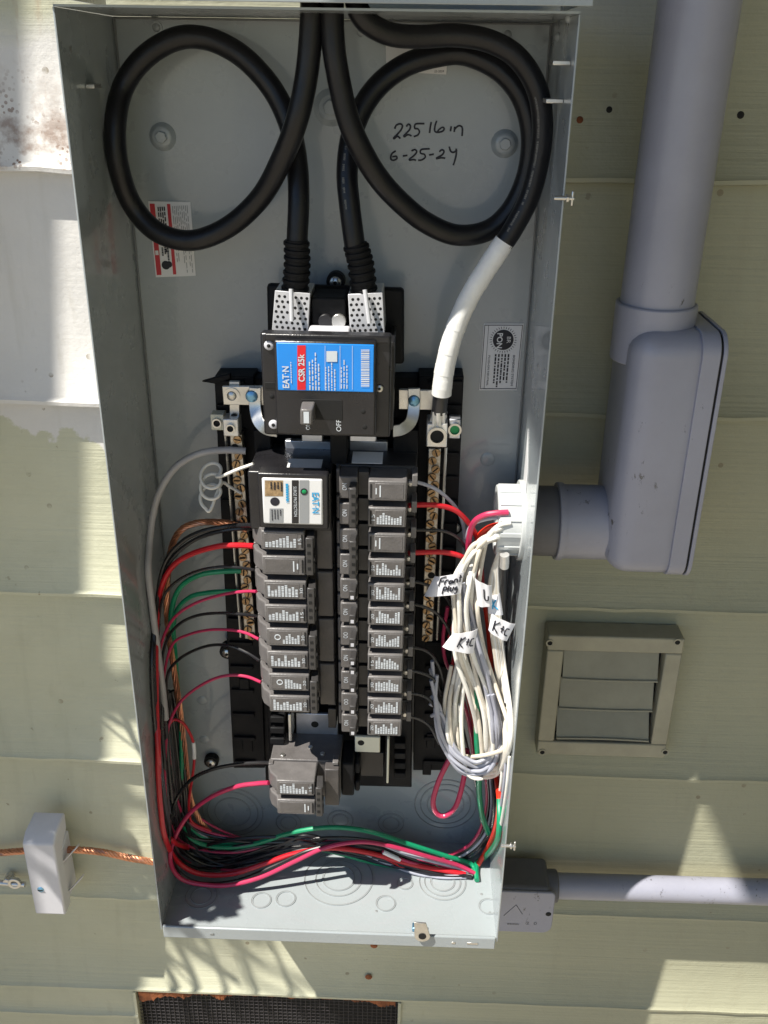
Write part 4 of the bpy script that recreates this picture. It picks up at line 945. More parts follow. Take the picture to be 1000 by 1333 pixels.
# wires of the hanging breaker
wire('insulated_wire', [(352, 993, .05), (335, 993, .056), (308, 995, .062), (275, 1002, .068), (248, 1016, .072), (230, 1040, .076), (222, 1070, .07), (221, 1105, .06), (232, 1134, .06), (262, 1150, .06), (310, 1146, .064), (360, 1126, .07), (400, 1108, .074), (440, 1098, .078)], .0021, 'w_black', 'black wire looping from the lone hanging breaker', group='wires of the hanging breaker')
wire('insulated_wire', [(350, 1019, .04), (335, 1020, .046), (308, 1024, .052), (276, 1037, .06), (248, 1058, .066), (230, 1085, .062), (222, 1110, .055), (225, 1131, .05), (240, 1146, .05), (270, 1152, .05), (300, 1152, .05), (340, 1142, .054), (385, 1121, .06), (425, 1103, .066), (470, 1096, .07), (510, 1102, .074), (560, 1116, .082), (598, 1127, .092), (620, 1138, .103)], .0025, 'w_pink', 'magenta wire making the big loop from the lone hanging breaker', group='wires of the hanging breaker')
# grey jacketed cable
o = wire('jacketed_cable', [(320, 587, .09), (290, 586, .088), (258, 591, .086), (228, 609, .086), (208, 640, .087), (199, 672, .088), (195, 705, .09), (193, 742, .092), (197, 780, .09), (202, 820, .088), (208, 865, .087), (213, 905, .087), (216, 936, .087)], .0034, 'jacket', 'grey jacketed cable curving down the left wall from the neutral bar', 'cable', n=12)
# coiled pigtail
cc0 = P(272, 636, .07); pts = [P(330, 604, .045), P(310, 611, .05), P(291, 619, .06)]
for i in range(34):
    a = i / 34 * 2 * math.pi * 3 - .9; c = cc0 + Vector((.001, .004 - .012 * i / 34 + .006, .016 - .028 * i / 34)); pts.append(c + Vector((.0095 * math.cos(a), .007 * math.sin(a), .007 * math.sin(a))))
pts += [P(288, 630, .08), P(300, 634, .085), P(314, 642, .09)]
tag(MB().tube(pts, .0016, 8, 5).build('coiled_wire', M['w_white']), 'white wire wound into a small coil left of the surge protector', 'wire')

def rope(name, path, r, label, cat, turns, y=None):
    p = catmull(pxs(path, y), 9); mb = MB(); n = len(p); e = (p[1] - p[0]).normalized().orthogonal().normalized()
    frames = []
    for i in range(n):
        t = (p[min(i + 1, n - 1)] - p[max(i - 1, 0)]).normalized(); e = (e - t * e.dot(t)).normalized(); frames.append((e, t.cross(e)))
    o = bpy.data.objects.new(name, None); C.objects.link(o); o.location = p[0]; tag(o, label, cat)
    for k in range(6):
        pts = []
        for i in range(n):
            a = 2 * math.pi * (k / 6 + turns * i / n); ee, g = frames[i]; pts.append(p[i] + (ee * math.cos(a) + g * math.sin(a)) * r * .62)
        MB().tube(pts, r * .36, 6, 1, smooth=False).build('strand', M['copper'], o)
    return o
rope('ground_conductor', [(322, 689, .088), (296, 681, .088), (262, 680, .088), (238, 688, .09), (225, 708, .093), (219, 740, .097), (217, 780, .1), (219, 820, .1), (224, 855, .099), (231, 900, .1), (237, 945, .103), (243, 1000, .106), (247, 1035, .107), (257, 1062, .108), (275, 1088, .108)], .0035, 'stranded bare copper conductor running down the left gutter', 'ground wire', 9)
rope('bare_copper_cable', [(-30, 1110, .146), (0, 1110, .145), (40, 1107, .14), (90, 1106, .14), (130, 1109, .145), (170, 1117, .148), (206, 1123, .148), (240, 1128, .148)], .0047, 'twisted bare copper cable across the siding at the lower left', 'ground wire', 9)

# ------------------------------------------------------------------ wires on the right side
RG = 'wires from the right breakers'
wire('insulated_wire', [(532, 626, .045), (548, 629, .05), (566, 636, .056), (582, 648, .062), (596, 665, .07), (604, 690, .08), (604, 730, .09), (604, 780, .096)], .0017, 'w_grey', 'dark grey wire leaving the topmost breaker of the right stack', group=RG)
bpy.context.view_layer.objects.active = None
wire('insulated_wire', [(532, 658, .045), (550, 657, .05), (572, 658, .054), (592, 664, .058), (606, 676, .062), (617, 691, .068), (624, 712, .076), (628, 760, .086)], .0025, 'w_red', 'upper red wire from the right stack towards the bushing', group=RG)
wire('insulated_wire', [(532, 690, .045), (550, 690, .05), (575, 691, .056), (594, 699, .062), (606, 714, .07), (612, 740, .08)], .0016, 'w_black', 'black wire between the two red wires of the right stack', group=RG)
wire('insulated_wire', [(532, 720, .045), (550, 719, .05), (578, 719, .055), (602, 725, .06), (618, 740, .068), (622, 770, .076), (612, 800, .084), (603, 840, .09), (598, 880, .094)], .0025, 'w_red', 'lower red wire from the right stack', group=RG)
wire('insulated_wire', [(662, 667, .05), (646, 668, .05), (630, 671, .052), (617, 680, .056), (611, 700, .064), (607, 740, .076)], .0028, 'w_pink', 'short pink wire coming out of the white bushing', group='wires through the bushing')
wire('insulated_wire', [(665, 674, .055), (646, 674, .055), (628, 677, .057), (614, 684, .06), (606, 700, .068)], .0019, 'w_grey', 'short grey wire under the pink one in the bushing', group='wires through the bushing')
wire('insulated_wire', [(666, 684, .06), (648, 684, .06), (632, 690, .064), (622, 704, .07), (620, 740, .08), (634, 800, .096), (640, 880, .1), (640, 960, .1), (646, 1010, .098), (650, 1045, .097), (645, 1080, .098), (634, 1106, .101), (622, 1126, .106)], .003, 'w_orange', 'bright orange red wire down the right wall to the lower corner', group='wires through the bushing')
for i, (y0, p) in enumerate([(756, [(552, 760, .05), (575, 772, .056), (590, 795, .064), (598, 840, .075)]), (785, [(552, 790, .05), (572, 802, .056), (588, 830, .064), (594, 870, .075)]), (842, [(552, 846, .052), (566, 858, .06), (576, 885, .07), (580, 930, .08)]), (872, [(548, 876, .052), (564, 884, .06), (575, 905, .07)]), (902, [(548, 905, .052), (562, 914, .06), (572, 935, .07)]), (932, [(545, 936, .052), (560, 946, .06), (572, 968, .07)])]):
    wire('insulated_wire', [(530, y0, .045)] + p, .0016, 'w_black', ['thin black wire from the first single breaker of the right stack', 'thin black wire from the second single breaker of the right stack', 'thin black wire from the twin handle breaker', 'thin black wire from just below the twin handle breaker', 'thin black wire from the second breaker from the bottom on the right', 'thin black wire from the bottom breaker on the right'][i], group=RG)
# looped white bundle
r = random.Random(12)
basep = [(664, 692, .055), (646, 694, .052), (628, 704, .05), (614, 726, .05), (607, 760, .05), (606, 800, .05), (614, 850, .052), (630, 900, .055), (641, 945, .057), (640, 985, .058), (622, 1000, .058), (602, 990, .06), (591, 960, .063), (590, 915, .066), (598, 870, .07), (606, 835, .074)]
for i in range(11):
    q = i - 5; sp_ = q / 5
    pth = []
    for j, (a_, b_, c_) in enumerate(basep):
        f = j / (len(basep) - 1); wd = [2, 7, 12, 15, 15, 17, 19, 20, 18, 16, 10, 10, 13, 14, 12, 7][j]
        oy = sp_ * (10 if j < 4 else 0) * -1 + sp_ * (-14 if 9 <= j <= 11 else 0)
        pth.append((a_ + sp_ * wd * (1 if j < 9 else (1 if j == 9 else -.7)) + r.uniform(-3, 3), b_ + oy + r.uniform(-4, 4), c_ + r.uniform(-.009, .009)))
    cut = len(pth) - (i % 3)
    wire('white_wire', pth[:cut], .0022, ('w_white', 'w_cream', 'w_white')[i % 3], ('white', 'cream coloured', 'white')[i % 3] + ' wire of the looped bundle hanging from the bushing', group='white wires of the looped bundle')
for i in range(6):
    q = (i - 2.5) / 2.5
    wire('white_wire', [(668, 700 + q * 3, .06), (658, 708 + q * 3, .056), (648, 724, .055), (643 + q * 5, 760, .056), (645 + q * 6, 810, .057), (652 + q * 5, 870, .058), (660 + q * 5, 930, .058), (660 + q * 3, 975, .058), (650, 1000 + q * 5, .06), (632, 1006 + q * 6, .062), (610, 1000 + q * 5, .066)], .0021, ('w_cream', 'w_white')[i % 2], ('cream coloured', 'white')[i % 2] + ' wire hanging close to the right wall', group='white wires close to the right wall')
for i in range(9):
    q = (i - 4) / 4
    pth = [(562 + r.uniform(-2, 6), 860 + i * 9, .062), (570 + q * 4, 905 + i * 3, .062), (575 + q * 6, 945, .06), (584 + q * 8, 975, .058), (602 + q * 5, 995 - q * 8, .055), (624, 1001 - q * 10, .053), (641 - q * 3, 988 - q * 9, .053), (646 - q * 6, 950, .053), (638 - q * 6, 905, .052), (622 - q * 5, 850, .05), (608 - q * 5, 800, .048), (600 - q * 4, 760, .05)]
    wire('grey_wire', [(a_ + r.uniform(-1.5, 1.5), b_ + r.uniform(-2, 2), c_ + r.uniform(-.005, .005)) for a_, b_, c_ in pth[:12 - (i % 2) * 3]], .002, 'w_grey', 'pale grey wire of the loops below the right stack', group='pale grey looped wires')
wire('insulated_wire', [(594, 850, .08), (590, 870, .08), (600, 890, .084), (609, 905, .086), (617, 945, .09), (621, 985, .092)], .0025, 'w_red', 'red wire behind the white loops', group='wires behind the white loops')
wire('insulated_wire', [(598, 900, .084), (607, 925, .086), (614, 960, .09), (618, 1000, .094)], .0022, 'w_pink', 'magenta wire behind the white loops', group='wires behind the white loops')
wire('insulated_wire', [(588, 905, .088), (600, 940, .09), (610, 980, .094), (622, 1030, .1), (627, 1070, .104)], .0019, 'w_black', 'black wire behind the white loops', group='wires behind the white loops')
wire('insulated_wire', [(583, 790, .08), (577, 830, .082), (580, 860, .084), (590, 880, .086)], .0019, 'w_pink', 'magenta wire left of the paper tags', group='wires behind the white loops')
wire('insulated_wire', [(593, 770, .075), (594, 800, .076), (586, 830, .08)], .0026, 'w_red', 'red wire below the paper tag with the round letters', group='wires behind the white loops')
wire('insulated_wire', [(618, 845, .062), (620, 870, .06), (621, 920, .058), (621, 965, .06), (624, 1000, .066), (624, 1030, .076), (628, 1062, .088), (636, 1085, .096)], .0031, 'w_green', 'thick green wire hanging through the white loops', group='green wires of the right side')
wire('insulated_wire', [(650, 1040, .108), (650, 1075, .106), (646, 1097, .104), (632, 1115, .105), (622, 1122, .106), (620, 1132, .108), (621, 1146, .112)], .003, 'w_green', 'thick green wire turning into the hole in the lower right corner', group='green wires of the right side')
wire('insulated_wire', [(594, 975, .075), (580, 998, .072), (570, 1020, .07), (564, 1043, .07), (568, 1058, .07), (579, 1062, .07), (592, 1052, .07), (600, 1030, .072), (606, 1000, .075), (608, 975, .08)], .0029, 'w_pink', 'pink wire hanging in a loop over the big knockout', group=None)
for i, (dx, m, rr) in enumerate([(0, 'w_grey', .0021), (-5, 'w_black', .0021), (5, 'w_black', .0019), (9, 'w_black', .0021), (-9, 'w_pink', .0019)]):
    wire('insulated_wire', [(636 + dx * .6, 960, .1), (638 + dx * .6, 1010, .102), (640 + dx * .7, 1045, .104), (635 + dx, 1078, .105), (622 + dx, 1098, .106), (604 + dx, 1112 + dx * .3, .107), (585 + dx, 1120 + dx * .3, .108)], rr, m, ['grey wire bending at the lower right corner of the enclosure', 'black wire inside the bend at the lower right corner', 'black wire next to the grey one at the lower right bend', 'outer black wire at the lower right bend', 'magenta wire innermost at the lower right bend'][i], group='wires bending at the lower right corner')
for i, (dx, m) in enumerate([(0, 'w_white'), (4, 'w_grey'), (8, 'w_white')]):
    wire('insulated_wire', [(655 + dx, 985, .09), (652 + dx, 1020, .09), (648 + dx, 1050, .092), (647 + dx * .5, 1080, .096)], .0015, m, ['white wire flat against the right wall, inner one', 'grey wire flat against the right wall', 'white wire flat against the right wall, outer one'][i], group='wires flat against the right wall')
wl_ = PX(664, 735, W - .006)
a = wire('bonding_wire', [(657, 726, .045), (656, 745, .05), (655, 790, .06), (656, 840, .07), (657, 880, .08), (660, 920, .09)], .0032, 'w_black', 'black bonding wire with a metal ferrule below the white bushing')
chained('ferrule', [(657, 722, .0445), (657, 730, .046), (656.5, 738, .048)], .0044, 'alu', a, 14)

# paper tags wrapped on the wires
def paper(name, quad_px, ys, label, strokes, ox=0, oy=0, sc=1, lettercol='ink'):
    pts = [P(a_, b_, c_) for (a_, b_), c_ in zip(quad_px, ys)]; nrm = (pts[1] - pts[0]).cross(pts[3] - pts[0]).normalized()
    if nrm.y > 0: nrm = -nrm
    mb = MB(); nu = 20; g = lambda u, v: (pts[0] * (1 - u) + pts[1] * u) * (1 - v) + (pts[3] * (1 - u) + pts[2] * u) * v + nrm * (.0045 * math.sin(u * 3.1) + .0009 * math.sin(u * 9))
    vs = []
    for k in (0, 1):
        for i in range(nu + 1):
            for j in (0, 1): vs.append(g(i / nu, j) - nrm * .0004 * k)
    n2 = 2 * (nu + 1); fs = []
    for i in range(nu): fs += [(2 * i, 2 * i + 2, 2 * i + 3, 2 * i + 1), (n2 + 2 * i, n2 + 2 * i + 1, n2 + 2 * i + 3, n2 + 2 * i + 2), (2 * i, n2 + 2 * i, n2 + 2 * i + 2, 2 * i + 2), (2 * i + 1, 2 * i + 3, n2 + 2 * i + 3, n2 + 2 * i + 1)]
    fs += [(0, 1, n2 + 1, n2), (2 * nu, n2 + 2 * nu, n2 + 2 * nu + 1, 2 * nu + 1)]
    mb.add(vs, fs); o = mb.build(name, M['paper']); tag(o, label, 'paper tag', 'handwritten wire tags')
    mb = MB()
    for st in strokes: mb.tube([g(u, v) + nrm * .0004 for u, v in st], .00068, 6, 4)
    if strokes: mb.build('handwriting', M[lettercol], o)
    return o
FR = [[(.3, .55), (.28, .92)], [(.28, .92), (.45, .95)], [(.29, .75), (.42, .77)], [(.47, .58), (.48, .75), (.52, .78), (.56, .76)], [(.66, .74), (.6, .68), (.62, .58), (.68, .6), (.7, .72), (.72, .58)], [(.76, .58), (.77, .74), (.84, .74), (.86, .58)], [(.93, .58), (.92, .9)], [(.89, .78), (.97, .79)],
      [(.5, .12), (.49, .42), (.57, .42), (.58, .3), (.5, .28)], [(.64, .2), (.63, .48)], [(.7, .4), (.7, .24), (.76, .22), (.78, .4)], [(.88, .38), (.83, .32), (.84, .24), (.89, .28), (.89, .1), (.83, .08)]]
paper('paper_tag', [(552, 776), (600, 772), (604, 744), (566, 750)], (.05, .042, .042, .05), 'tag reading Front plug at the left of the white wires', FR)
KC = [[(.18, .2), (.2, .8)], [(.4, .82), (.2, .48), (.42, .2)], [(.5, .55), (.66, .53)], [(.58, .72), (.58, .36)], [(.86, .68), (.74, .66), (.73, .34), (.88, .3)]]
paper('paper_tag', [(576, 842), (616, 850), (622, 818), (590, 824)], (.038, .036, .036, .038), 'pointed paper tag reading K+C at the left of the loops', [[(u * .75 + .28, v * .8 + .1) for u, v in s_] for s_ in KC])
paper('paper_tag', [(636, 820), (660, 834), (671, 812), (640, 798)], (.036, .034, .034, .036), 'tilted paper tag reading K+C near the right wall', KC)
paper('paper_tag', [(622, 788), (641, 787), (640, 762), (618, 752)], (.036, .036, .036, .036), 'small tag marked with an L on the white wires', [[(.5, .75), (.5, .35), (.7, .3), (.75, .5)]])
paper('paper_tag', [(636, 798), (655, 800), (651, 772), (634, 774)], (.04, .04, .044, .044), 'shaded tag marked with a K behind the other tags', [[(.3, .3), (.35, .75)], [(.6, .75), (.38, .5), (.65, .3)]], lettercol='cyan')

# white bushing on the right wall
c = PX(679, 677, W); RB = .0335; YBR = c.y
bush = thing('conduit_bushing', c, 'white plastic bushing ring on the right wall with wires passing through', 'bushing')
mb = MB(); mb.ring(c, -XX, .0255, RB, .025, 40); ring_ = mb.build('ring', M['white_pvc'], bush, bevel=.0015)
for i in range(14):
    a = 2 * math.pi * i / 14; d = YY * math.cos(a) + ZZ * math.sin(a); tq = d.cross(XX)
    p0 = c + d * (RB - .0005) - XX * .0235; mb = MB(); f = [p0 - tq * .0022, p0 + tq * .0022, p0 + tq * .0022 + XX * .02, p0 - tq * .0022 + XX * .02]
    mb.hexa([q + d * .0016 for q in f], f); mb.build('grip_rib', M['white_pvc'], ring_, bevel=.0005)
mb = MB(); mb.ring(c, -XX, .024, RB + .005, .004, 40); mb.build('flange', M['white_pvc'], bush, bevel=.001)
mb = MB(); mb.dome(c - XX * .0003, -XX, .0255, .0002, 30, 2); mb.build('bore', M['white_pvc'], bush)

# ------------------------------------------------------------------ conduit with access body on the right
pipe = thing('conduit_elbow', P(870, 560, .07), 'large grey plastic conduit elbow with an access cover right of the enclosure', 'conduit fitting')
Y0, Y1 = YBR - .05, min(YBR + .05, .149)
f = [P(a_, b_, Y0) for a_, b_ in [(800, 742), (902, 748), (944, 436), (822, 416)]]
xl = min(P(800, 742, Y0).x, P(822, 416, Y0).x); bl, br, tr, tl = f
def rr(z): return 0
def round_body(x0, x1, y0, y1, z0, z1, rc, rz):
    """upright box with rounded plan corners and rounded ends"""
    mb = MB(); n = 6
    prof = []
    def plan(ins):
        out = []
        for cx_, cy_, a0 in ((x1 - rc, y0 + rc, -90), (x1 - rc, y1 - rc, 0), (x0 + rc, y1 - rc, 90), (x0 + rc, y0 + rc, 180)):
            for i in range(n + 1):
                a = math.radians(a0 + 90 * i / n); rq = max(rc - ins, .001); out.append((cx_ + rq * math.cos(a), cy_ + rq * math.sin(a)))
        return out
    rings = []
    for i in range(7):
        a = math.pi / 2 * i / 6; rings.append((z0 + rz * (1 - math.sin(a)), rz * (1 - math.cos(a))))
    for i in range(7):
        a = math.pi / 2 * (6 - i) / 6; rings.append((z1 - rz * (1 - math.sin(a)), rz * (1 - math.cos(a))))
    rings[:7] = [(z0 + rz * (1 - math.sin(math.pi / 2 * i / 6)), rz * (1 - math.cos(math.pi / 2 * (i) / 6))) for i in range(6, -1, -1)]
    m_ = 4 * (n + 1)
    vs = []
    rings = [(z0 + rz * (1 - math.cos(math.pi / 2 * i / 6)), rz * (1 - math.sin(math.pi / 2 * i / 6))) for i in range(7)] + [(z1 - rz * (1 - math.cos(math.pi / 2 * i / 6)), rz * (1 - math.sin(math.pi / 2 * i / 6))) for i in range(6, -1, -1)]
    for z_, ins in rings: vs += [(x_, y_, z_) for x_, y_ in plan(ins)]
    fs = [(k_ * m_ + i, k_ * m_ + (i + 1) % m_, (k_ + 1) * m_ + (i + 1) % m_, (k_ + 1) * m_ + i) for k_ in range(len(rings) - 1) for i in range(m_)]
    fs += [tuple(range(m_ - 1, -1, -1)), tuple(range((len(rings) - 1) * m_, len(rings) * m_))]
    return mb.add(vs, fs)
zb_, zt_ = P(850, 748, Y0 + .01).z, P(860, 432, Y0 + .012).z
xa_, xb_ = P(811, 580, Y0).x, P(919, 590, Y0).x
round_body(xa_, xb_, Y0, Y1, zb_, zt_, .022, .02).build('body', M['pvc'], pipe, angle=60)
mb = round_body(xb_ + .0002, xb_ + .0028, Y0 - .001, Y1 + .001, zb_ - .001, zt_ + .001, .0012, .001); 
def plate_x(x0, x1, grow, m, nm):
    pts = []
    for cy_, cz_, a0 in ((Y0 + .018, zb_ + .018, 180), (Y1 - .018, zb_ + .018, 270), (Y1 - .018, zt_ - .018, 0), (Y0 + .018, zt_ - .018, 90)):
        for i in range(9):
            a = math.radians(a0 + 90 * i / 8); pts.append((x1, cy_ + (.018 + grow) * math.cos(a), cz_ + (.018 + grow) * math.sin(a)))
    mb = MB().prism(pts, (x0 - x1, 0, 0)); return mb.build(nm, M[m], pipe, bevel=.0005)
plate_x(xb_ - .016, xb_ - .001, .001, 'pvc', 'body_rim'); plate_x(xb_ - .001, xb_ + .001, .0, 'hole', 'gasket'); plate_x(xb_ + .001, xb_ + .0045, .0015, 'pvc', 'access_cover')
YC = YBR; xc = (P(820, 400, YC - .033).x + P(915, 404, YC - .033).x) / 2; rp = (P(915, 400, YC).x - P(820, 400, YC).x) / 2
xt = (P(856, 0, YC).x + P(966, 0, YC).x) / 2
top = Vector((xc + (xt - xc) * 1.9, YC, P(900, 0, YC).z + .9 * (P(900, 0, YC).z - P(867, 400, YC).z)))
zh = P(867, 404, YC - rp).z
MB().cyl((xc, YC, zh - .05), (xc, YC, zh), rp + .0035, 40).build('hub', M['pvc'], pipe, bevel=.0015)
zmid = P(738, 690, .04).z
cz_ = PX(679, 677, W).z; zbr = cz_
MB().cyl((xa_ + .02, YBR, zbr), (P(735, 690, YBR - .03).x, YBR, zbr), .0355, 40).build('hub', M['pvc'], pipe, bevel=.0015)
MB().ring((P(737, 690, YBR - .03).x, YBR, zbr), -XX, .02, .0372, .006, 40).build('hub_rim', M['pvc'], pipe, bevel=.001)
MB().cyl((P(733, 690, YBR - .03).x, YBR, zbr), (W + T, YBR, zbr), .0335, 40).build('nipple', M['pvc_dark'], pipe)
bush_fix = Vector((0, 0, zbr - cz_))
for o in list(bush.children) : pass
con = MB().cyl((xc, YC, zh - .01), top, rp, 48).build('plastic_conduit', M['pvc'])
tag(con, 'large grey plastic conduit rising up the right side of the picture', 'conduit')

# small conduit and fitting low on the right
yq = .118
a0, a1 = P(722, 1158, yq), P(1000, 1152, yq); d = (a1 - a0); zc_ = a0.z
con2 = MB().cyl((P(700, 1160, yq).x, .124, zc_ + .0), (P(700, 1160, yq).x + 1.6, .124, zc_ + .012), .0155, 32).build('small_conduit', M['pvc'])
tag(con2, 'thin grey plastic conduit running off to the right below the vent', 'conduit')
fit = thing('junction_fitting', (a0.x - .03, .12, zc_), 'small grey conduit body with a screwed cover at the lower right corner of the enclosure', 'conduit fitting')
xf = P(716, 1160, .105).x
MB().box((W - .06, .098, zc_ - .019), (xf, .15, zc_ + .021)).build('body', M['pvc_dark'], fit, bevel=.006, seg=4)  # dark grey paints in the enclosure's shade on the top side
MB().cyl((xf - .01, .124, zc_), (xf + .012, .124, zc_), .0195, 30).build('hub', M['pvc_dark'], fit, bevel=.002)
q0, q1 = P(560, 1208, .096), P(722, 1176, .096)
pts = []
x0_, x1_, z0_, z1_ = q0.x, q1.x, q0.z, zc_ + .0185
for cx_, cz2, a_ in ((x1_ - .012, z0_ + .012, -90), (x1_ - .006, z1_ - .006, 0)):
    rq = .012 if a_ < 0 else .006
    for i in range(8):
        t_ = math.radians(a_ + 90 * i / 7); pts.append((cx_ + rq * math.cos(t_), .0945, cz2 + rq * math.sin(t_)))
pts += [(x0_, .0945, z1_), (x0_, .0945, z0_)]
cv = MB().prism(pts, YY * .004).build('cover', M['pvc'], fit, bevel=.0012)
c = P(714, 1190, .0945); MB().dome(c, -YY, .0035, .0008, 14, 2).build('cover_screw', M['hole'], cv)
mb = MB(); text(mb, '2  0', P(692, 1202, .0942), .013, .0045, XX, ZZ); bars(mb, P(668, 1203, .0942), .014, .003, 1, XX, ZZ, 0, 2, .7, .9); mb.build('raised_letters', M['pvc_dark'], cv)
mb = MB()
tri = [P(656, 1192, .0943), P(672, 1178, .0943), P(680, 1190, .0943)]
mb.tube(tri[:2], .0004, 6, 1, smooth=False); mb.tube(tri[1:], .0004, 6, 1, smooth=False); mb.build('raised_mark', M['pvc_dark'], cv)

# ------------------------------------------------------------------ dryer vent
yv = WALL - .018
vt = thing('wall_vent', P(790, 905, WALL), 'tan plastic louvred exhaust vent on the siding at the right', 'vent')
f = [P(a_, b_, yv) for a_, b_ in [(702, 984), (871, 985), (887, 829), (710, 830)]]
x0_ = (f[0].x + f[3].x) / 2; x1_ = (f[1].x + f[2].x) / 2; z0_ = (f[0].z + f[1].z) / 2; z1_ = (f[2].z + f[3].z) / 2
fi = [P(a_, b_, yv) for a_, b_ in [(726, 968), (853, 967), (862, 849), (729, 849)]]
i0 = (fi[0].x + fi[3].x) / 2; i1 = (fi[1].x + fi[2].x) / 2; j0 = (fi[0].z + fi[1].z) / 2; j1 = (fi[2].z + fi[3].z) / 2
for a_, b_ in (((x0_, j1), (x1_, z1_)), ((x0_, z0_), (x1_, j0)), ((x0_, j0 + .0002), (i0, j1 - .0002)), ((i1, j0 + .0002), (x1_, j1 - .0002))):
    MB().box((a_[0], yv, a_[1]), (b_[0], WALL + .012, b_[1])).build('frame_side', M['vent'], vt, bevel=.0016)
MB().box((i0, yv + .0165, j0), (i1, yv + .0178, j1)).build('duct_opening', M['hole'], vt)
hL = (j1 - j0)
for k in range(3):
    zt2 = j1 - hL * k / 3 - .001; zb2 = j1 - hL * (k + 1) / 3 + (.0034 if k < 2 else .006)
    mb = MB(); n_ = 8; vs = []
    for th in (0, .0016):
        for i in range(n_ + 1):
            ta, tb = ((.0125, .0015), (.013, .003), (.0145, -.0015))[k]; x_ = i0 + .002 + (i1 - i0 - .006) * i / n_; bow = .0012 * math.sin(i / n_ * 3.14) * (1 if k == 2 else -.6)
            vs += [(x_, yv + ta + th, zt2 + (bow if k == 0 else -.0015)), (x_, yv + tb + th, zb2 + bow)]
    m_ = 2 * (n_ + 1); fs = []
    for i in range(n_): fs += [(2 * i, 2 * i + 1, 2 * i + 3, 2 * i + 2), (m_ + 2 * i, m_ + 2 * i + 2, m_ + 2 * i + 3, m_ + 2 * i + 1), (2 * i, 2 * i + 2, m_ + 2 * i + 2, m_ + 2 * i), (2 * i + 1, m_ + 2 * i + 1, m_ + 2 * i + 3, 2 * i + 3)]
    fs += [(0, m_, m_ + 1, 1), (2 * n_, 2 * n_ + 1, m_ + 2 * n_ + 1, m_ + 2 * n_)]
    mb.add(vs, fs)
    mb.tube([vs[2 * i + 1] for i in range(n_ + 1)] if False else [Vector((vs[2 * i + 1][0], vs[2 * i + 1][1] - .0006, vs[2 * i + 1][2] + .0006)) for i in range(n_ + 1)], .0013, 8, 1, smooth=False)
    mb.build('louver', M['louver'], vt)
for a_, b_ in ((716, 837), (882, 836), (706, 979), (866, 979)):
    c = P(a_, b_, yv); e = MB().ring(c, -YY, .0028, .0045, .0008, 18).build('screw_boss', M['vent'], vt); MB().dome(c, -YY, .0028, .0002, 12, 2).build('screw_hole', M['hole'], e)

# ------------------------------------------------------------------ bonding bar cover, bolt
bb = thing('bonding_bar', P(60, 1130, WALL), 'white plastic grounding bar cover gripping the copper cable at the lower left', 'bonding bar')
yb = .098
f = [P(a_, b_, yb) for a_, b_ in [(36, 1190), (76, 1191), (66, 1096), (28, 1096)]]
x0_, x1_, z0_, z1_ = f[3].x - .0, f[2].x + .003, (f[0].z + f[1].z) / 2, (f[2].z + f[3].z) / 2
pts = [(x1_, yb, z0_), (x1_, yb, z1_ - .004), (x1_, yb + .012, z1_ + .004), (x1_, WALL - .012, z1_ + .006), (x1_, WALL - .014, z1_ - .016), (x1_, yb + .02, z1_ - .03), (x1_, yb + .02, z0_)]
MB().prism(pts, (x0_ - x1_, 0, 0)).build('cover', M['bone'], bb, bevel=.0025, seg=3)
pts = [(x1_ - .003, WALL - .012, z1_ - .03), (x1_ - .003, WALL - .004, z1_ - .03), (x1_ - .003, WALL - .004, z0_ + .006), (x1_ - .003, yb + .0202, z0_ + .002), (x1_ - .003, yb + .0202, z1_ - .04)]
MB().prism(pts, (x0_ - x1_ + .006, 0, 0)).build('base', M['bone'], bb, bevel=.0015)
for zq in (z1_ - .048, z0_ + .02):
    mb = MB(); mb.prism([(x1_ + .012, WALL - .02, zq + .008), (x1_ + .012, WALL - .012, zq + .006), (x1_ + .0, WALL - .02, zq - .006), (x1_ - .003, WALL - .034, zq - .004)], -ZZ * .003); mb.build('clip', M['bone'], bb, bevel=.0008)
c = P(53, 1158, yb); e = MB().dome(c, -YY, .0042, .0014, 16, 3).build('screw_head', M['blue_zinc'], bb); MB().box((c.x - .003, c.y - .0018, c.z - .0005), (c.x + .003, c.y - .0012, c.z + .0005)).build('screw_slot', M['hole'], e)
cb = P(20, 1148, .14)
bl_ = thing('ground_clamp', cb, 'small zinc clamp bolt on the siding left of the white grounding bar', 'clamp')
MB().cyl(cb + YY * .012 - XX * .01, cb - YY * .002 - XX * .01, .006, 6).build('bolt_head', M['steel'], bl_, bevel=.0008)
MB().cyl(cb + XX * .012 - ZZ * .004, cb - XX * .03 - ZZ * .002, .0035, 12).build('bolt_shank', M['steel'], bl_)
MB().ring(cb + XX * .0, -YY, .0045, .0085, .004, 20).build('washer', M['steel'], bl_, bevel=.0006)

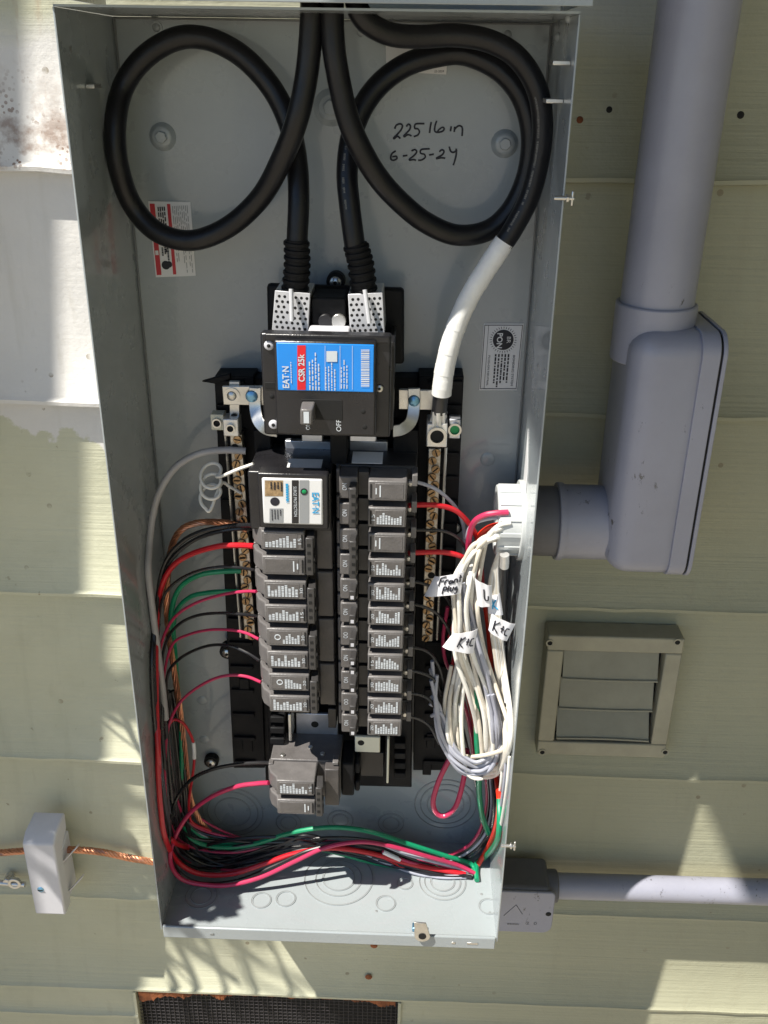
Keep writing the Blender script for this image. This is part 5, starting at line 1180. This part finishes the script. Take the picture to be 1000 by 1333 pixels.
# ------------------------------------------------------------------ foundation vent at the bottom
fv = thing('foundation_vent', P(347, 1310, WALL), 'rusty wire mesh foundation vent let into the wall at the bottom edge', 'vent')
zb2 = -.575
MB().box((VX0, WALL + .018, zb2), (VX1, WALL + .0215, VZ)).build('dark_cavity', M['hole'], fv)
mb = MB(); ym = WALL + .006; x = VX0 + .003
while x < VX1 - .002: mb.box((x - .0003, ym, zb2), (x + .0003, ym + .0007, VZ)); x += .0066
z = VZ - .004
while z > zb2: mb.box((VX0, ym + .0008, z - .00035), (VX1, ym + .0015, z + .00035)); z -= .0066
o = mb.build('wire_mesh', M['mesh_wire'], fv); o['kind'] = 'stuff'
def flakes(name, xs, dep, sd):
    r = random.Random(sd); top_, bot = [], []
    n_ = 26
    for i in range(n_ + 1):
        t_ = i / n_; x_ = xs[0] + (xs[1] - xs[0]) * t_; top_.append((x_, VZ + .0002)); bot.append((x_, VZ - max(.002, dep(t_) + r.uniform(-.0018, .0018))))
    mb = MB(); vs = []
    for (x_, a_), (_, b_) in zip(top_, bot): vs += [(x_, ym - .003 + r.uniform(-.001, .001), a_), (x_, ym - .002 + r.uniform(-.0015, .0015), b_), (x_, ym - .0002, b_), (x_, ym - .0002, a_)]
    fs = [(4 * i + j, 4 * i + 4 + j, 4 * i + 4 + (j + 1) % 4, 4 * i + (j + 1) % 4) for i in range(n_) for j in range(4)] + [(0, 1, 2, 3), (4 * n_ + 3, 4 * n_ + 2, 4 * n_ + 1, 4 * n_)]
    mb.add(vs, fs).build(name, M['rust'], fv)
X = lambda px: P(px, 1300, WALL).x
flakes('rust_flake', (X(180), X(249)), lambda t: .02 - .013 * t + .003 * math.sin(t * 9), 1)
flakes('rust_flake', (X(268), X(302)), lambda t: .003 + .010 * math.sin(t * 3.0) ** 2, 2)
flakes('rust_flake', (X(302), X(455)), lambda t: .0025 + .0012 * math.sin(t * 40), 7)
flakes('rust_flake', (X(249), X(268)), lambda t: .004, 8)
flakes('rust_flake', (X(455), X(515)), lambda t: .003 + .013 * t + .003 * math.sin(t * 12), 3)
MB().box((VX0 - .004, WALL - .001, zb2), (VX0 + .0005, WALL + .012, VZ)).build('vent_frame', M['siding'], fv, bevel=.0006)
MB().box((VX1 - .0005, WALL - .001, zb2), (VX1 + .004, WALL + .012, VZ)).build('vent_frame', M['siding'], fv, bevel=.0006)
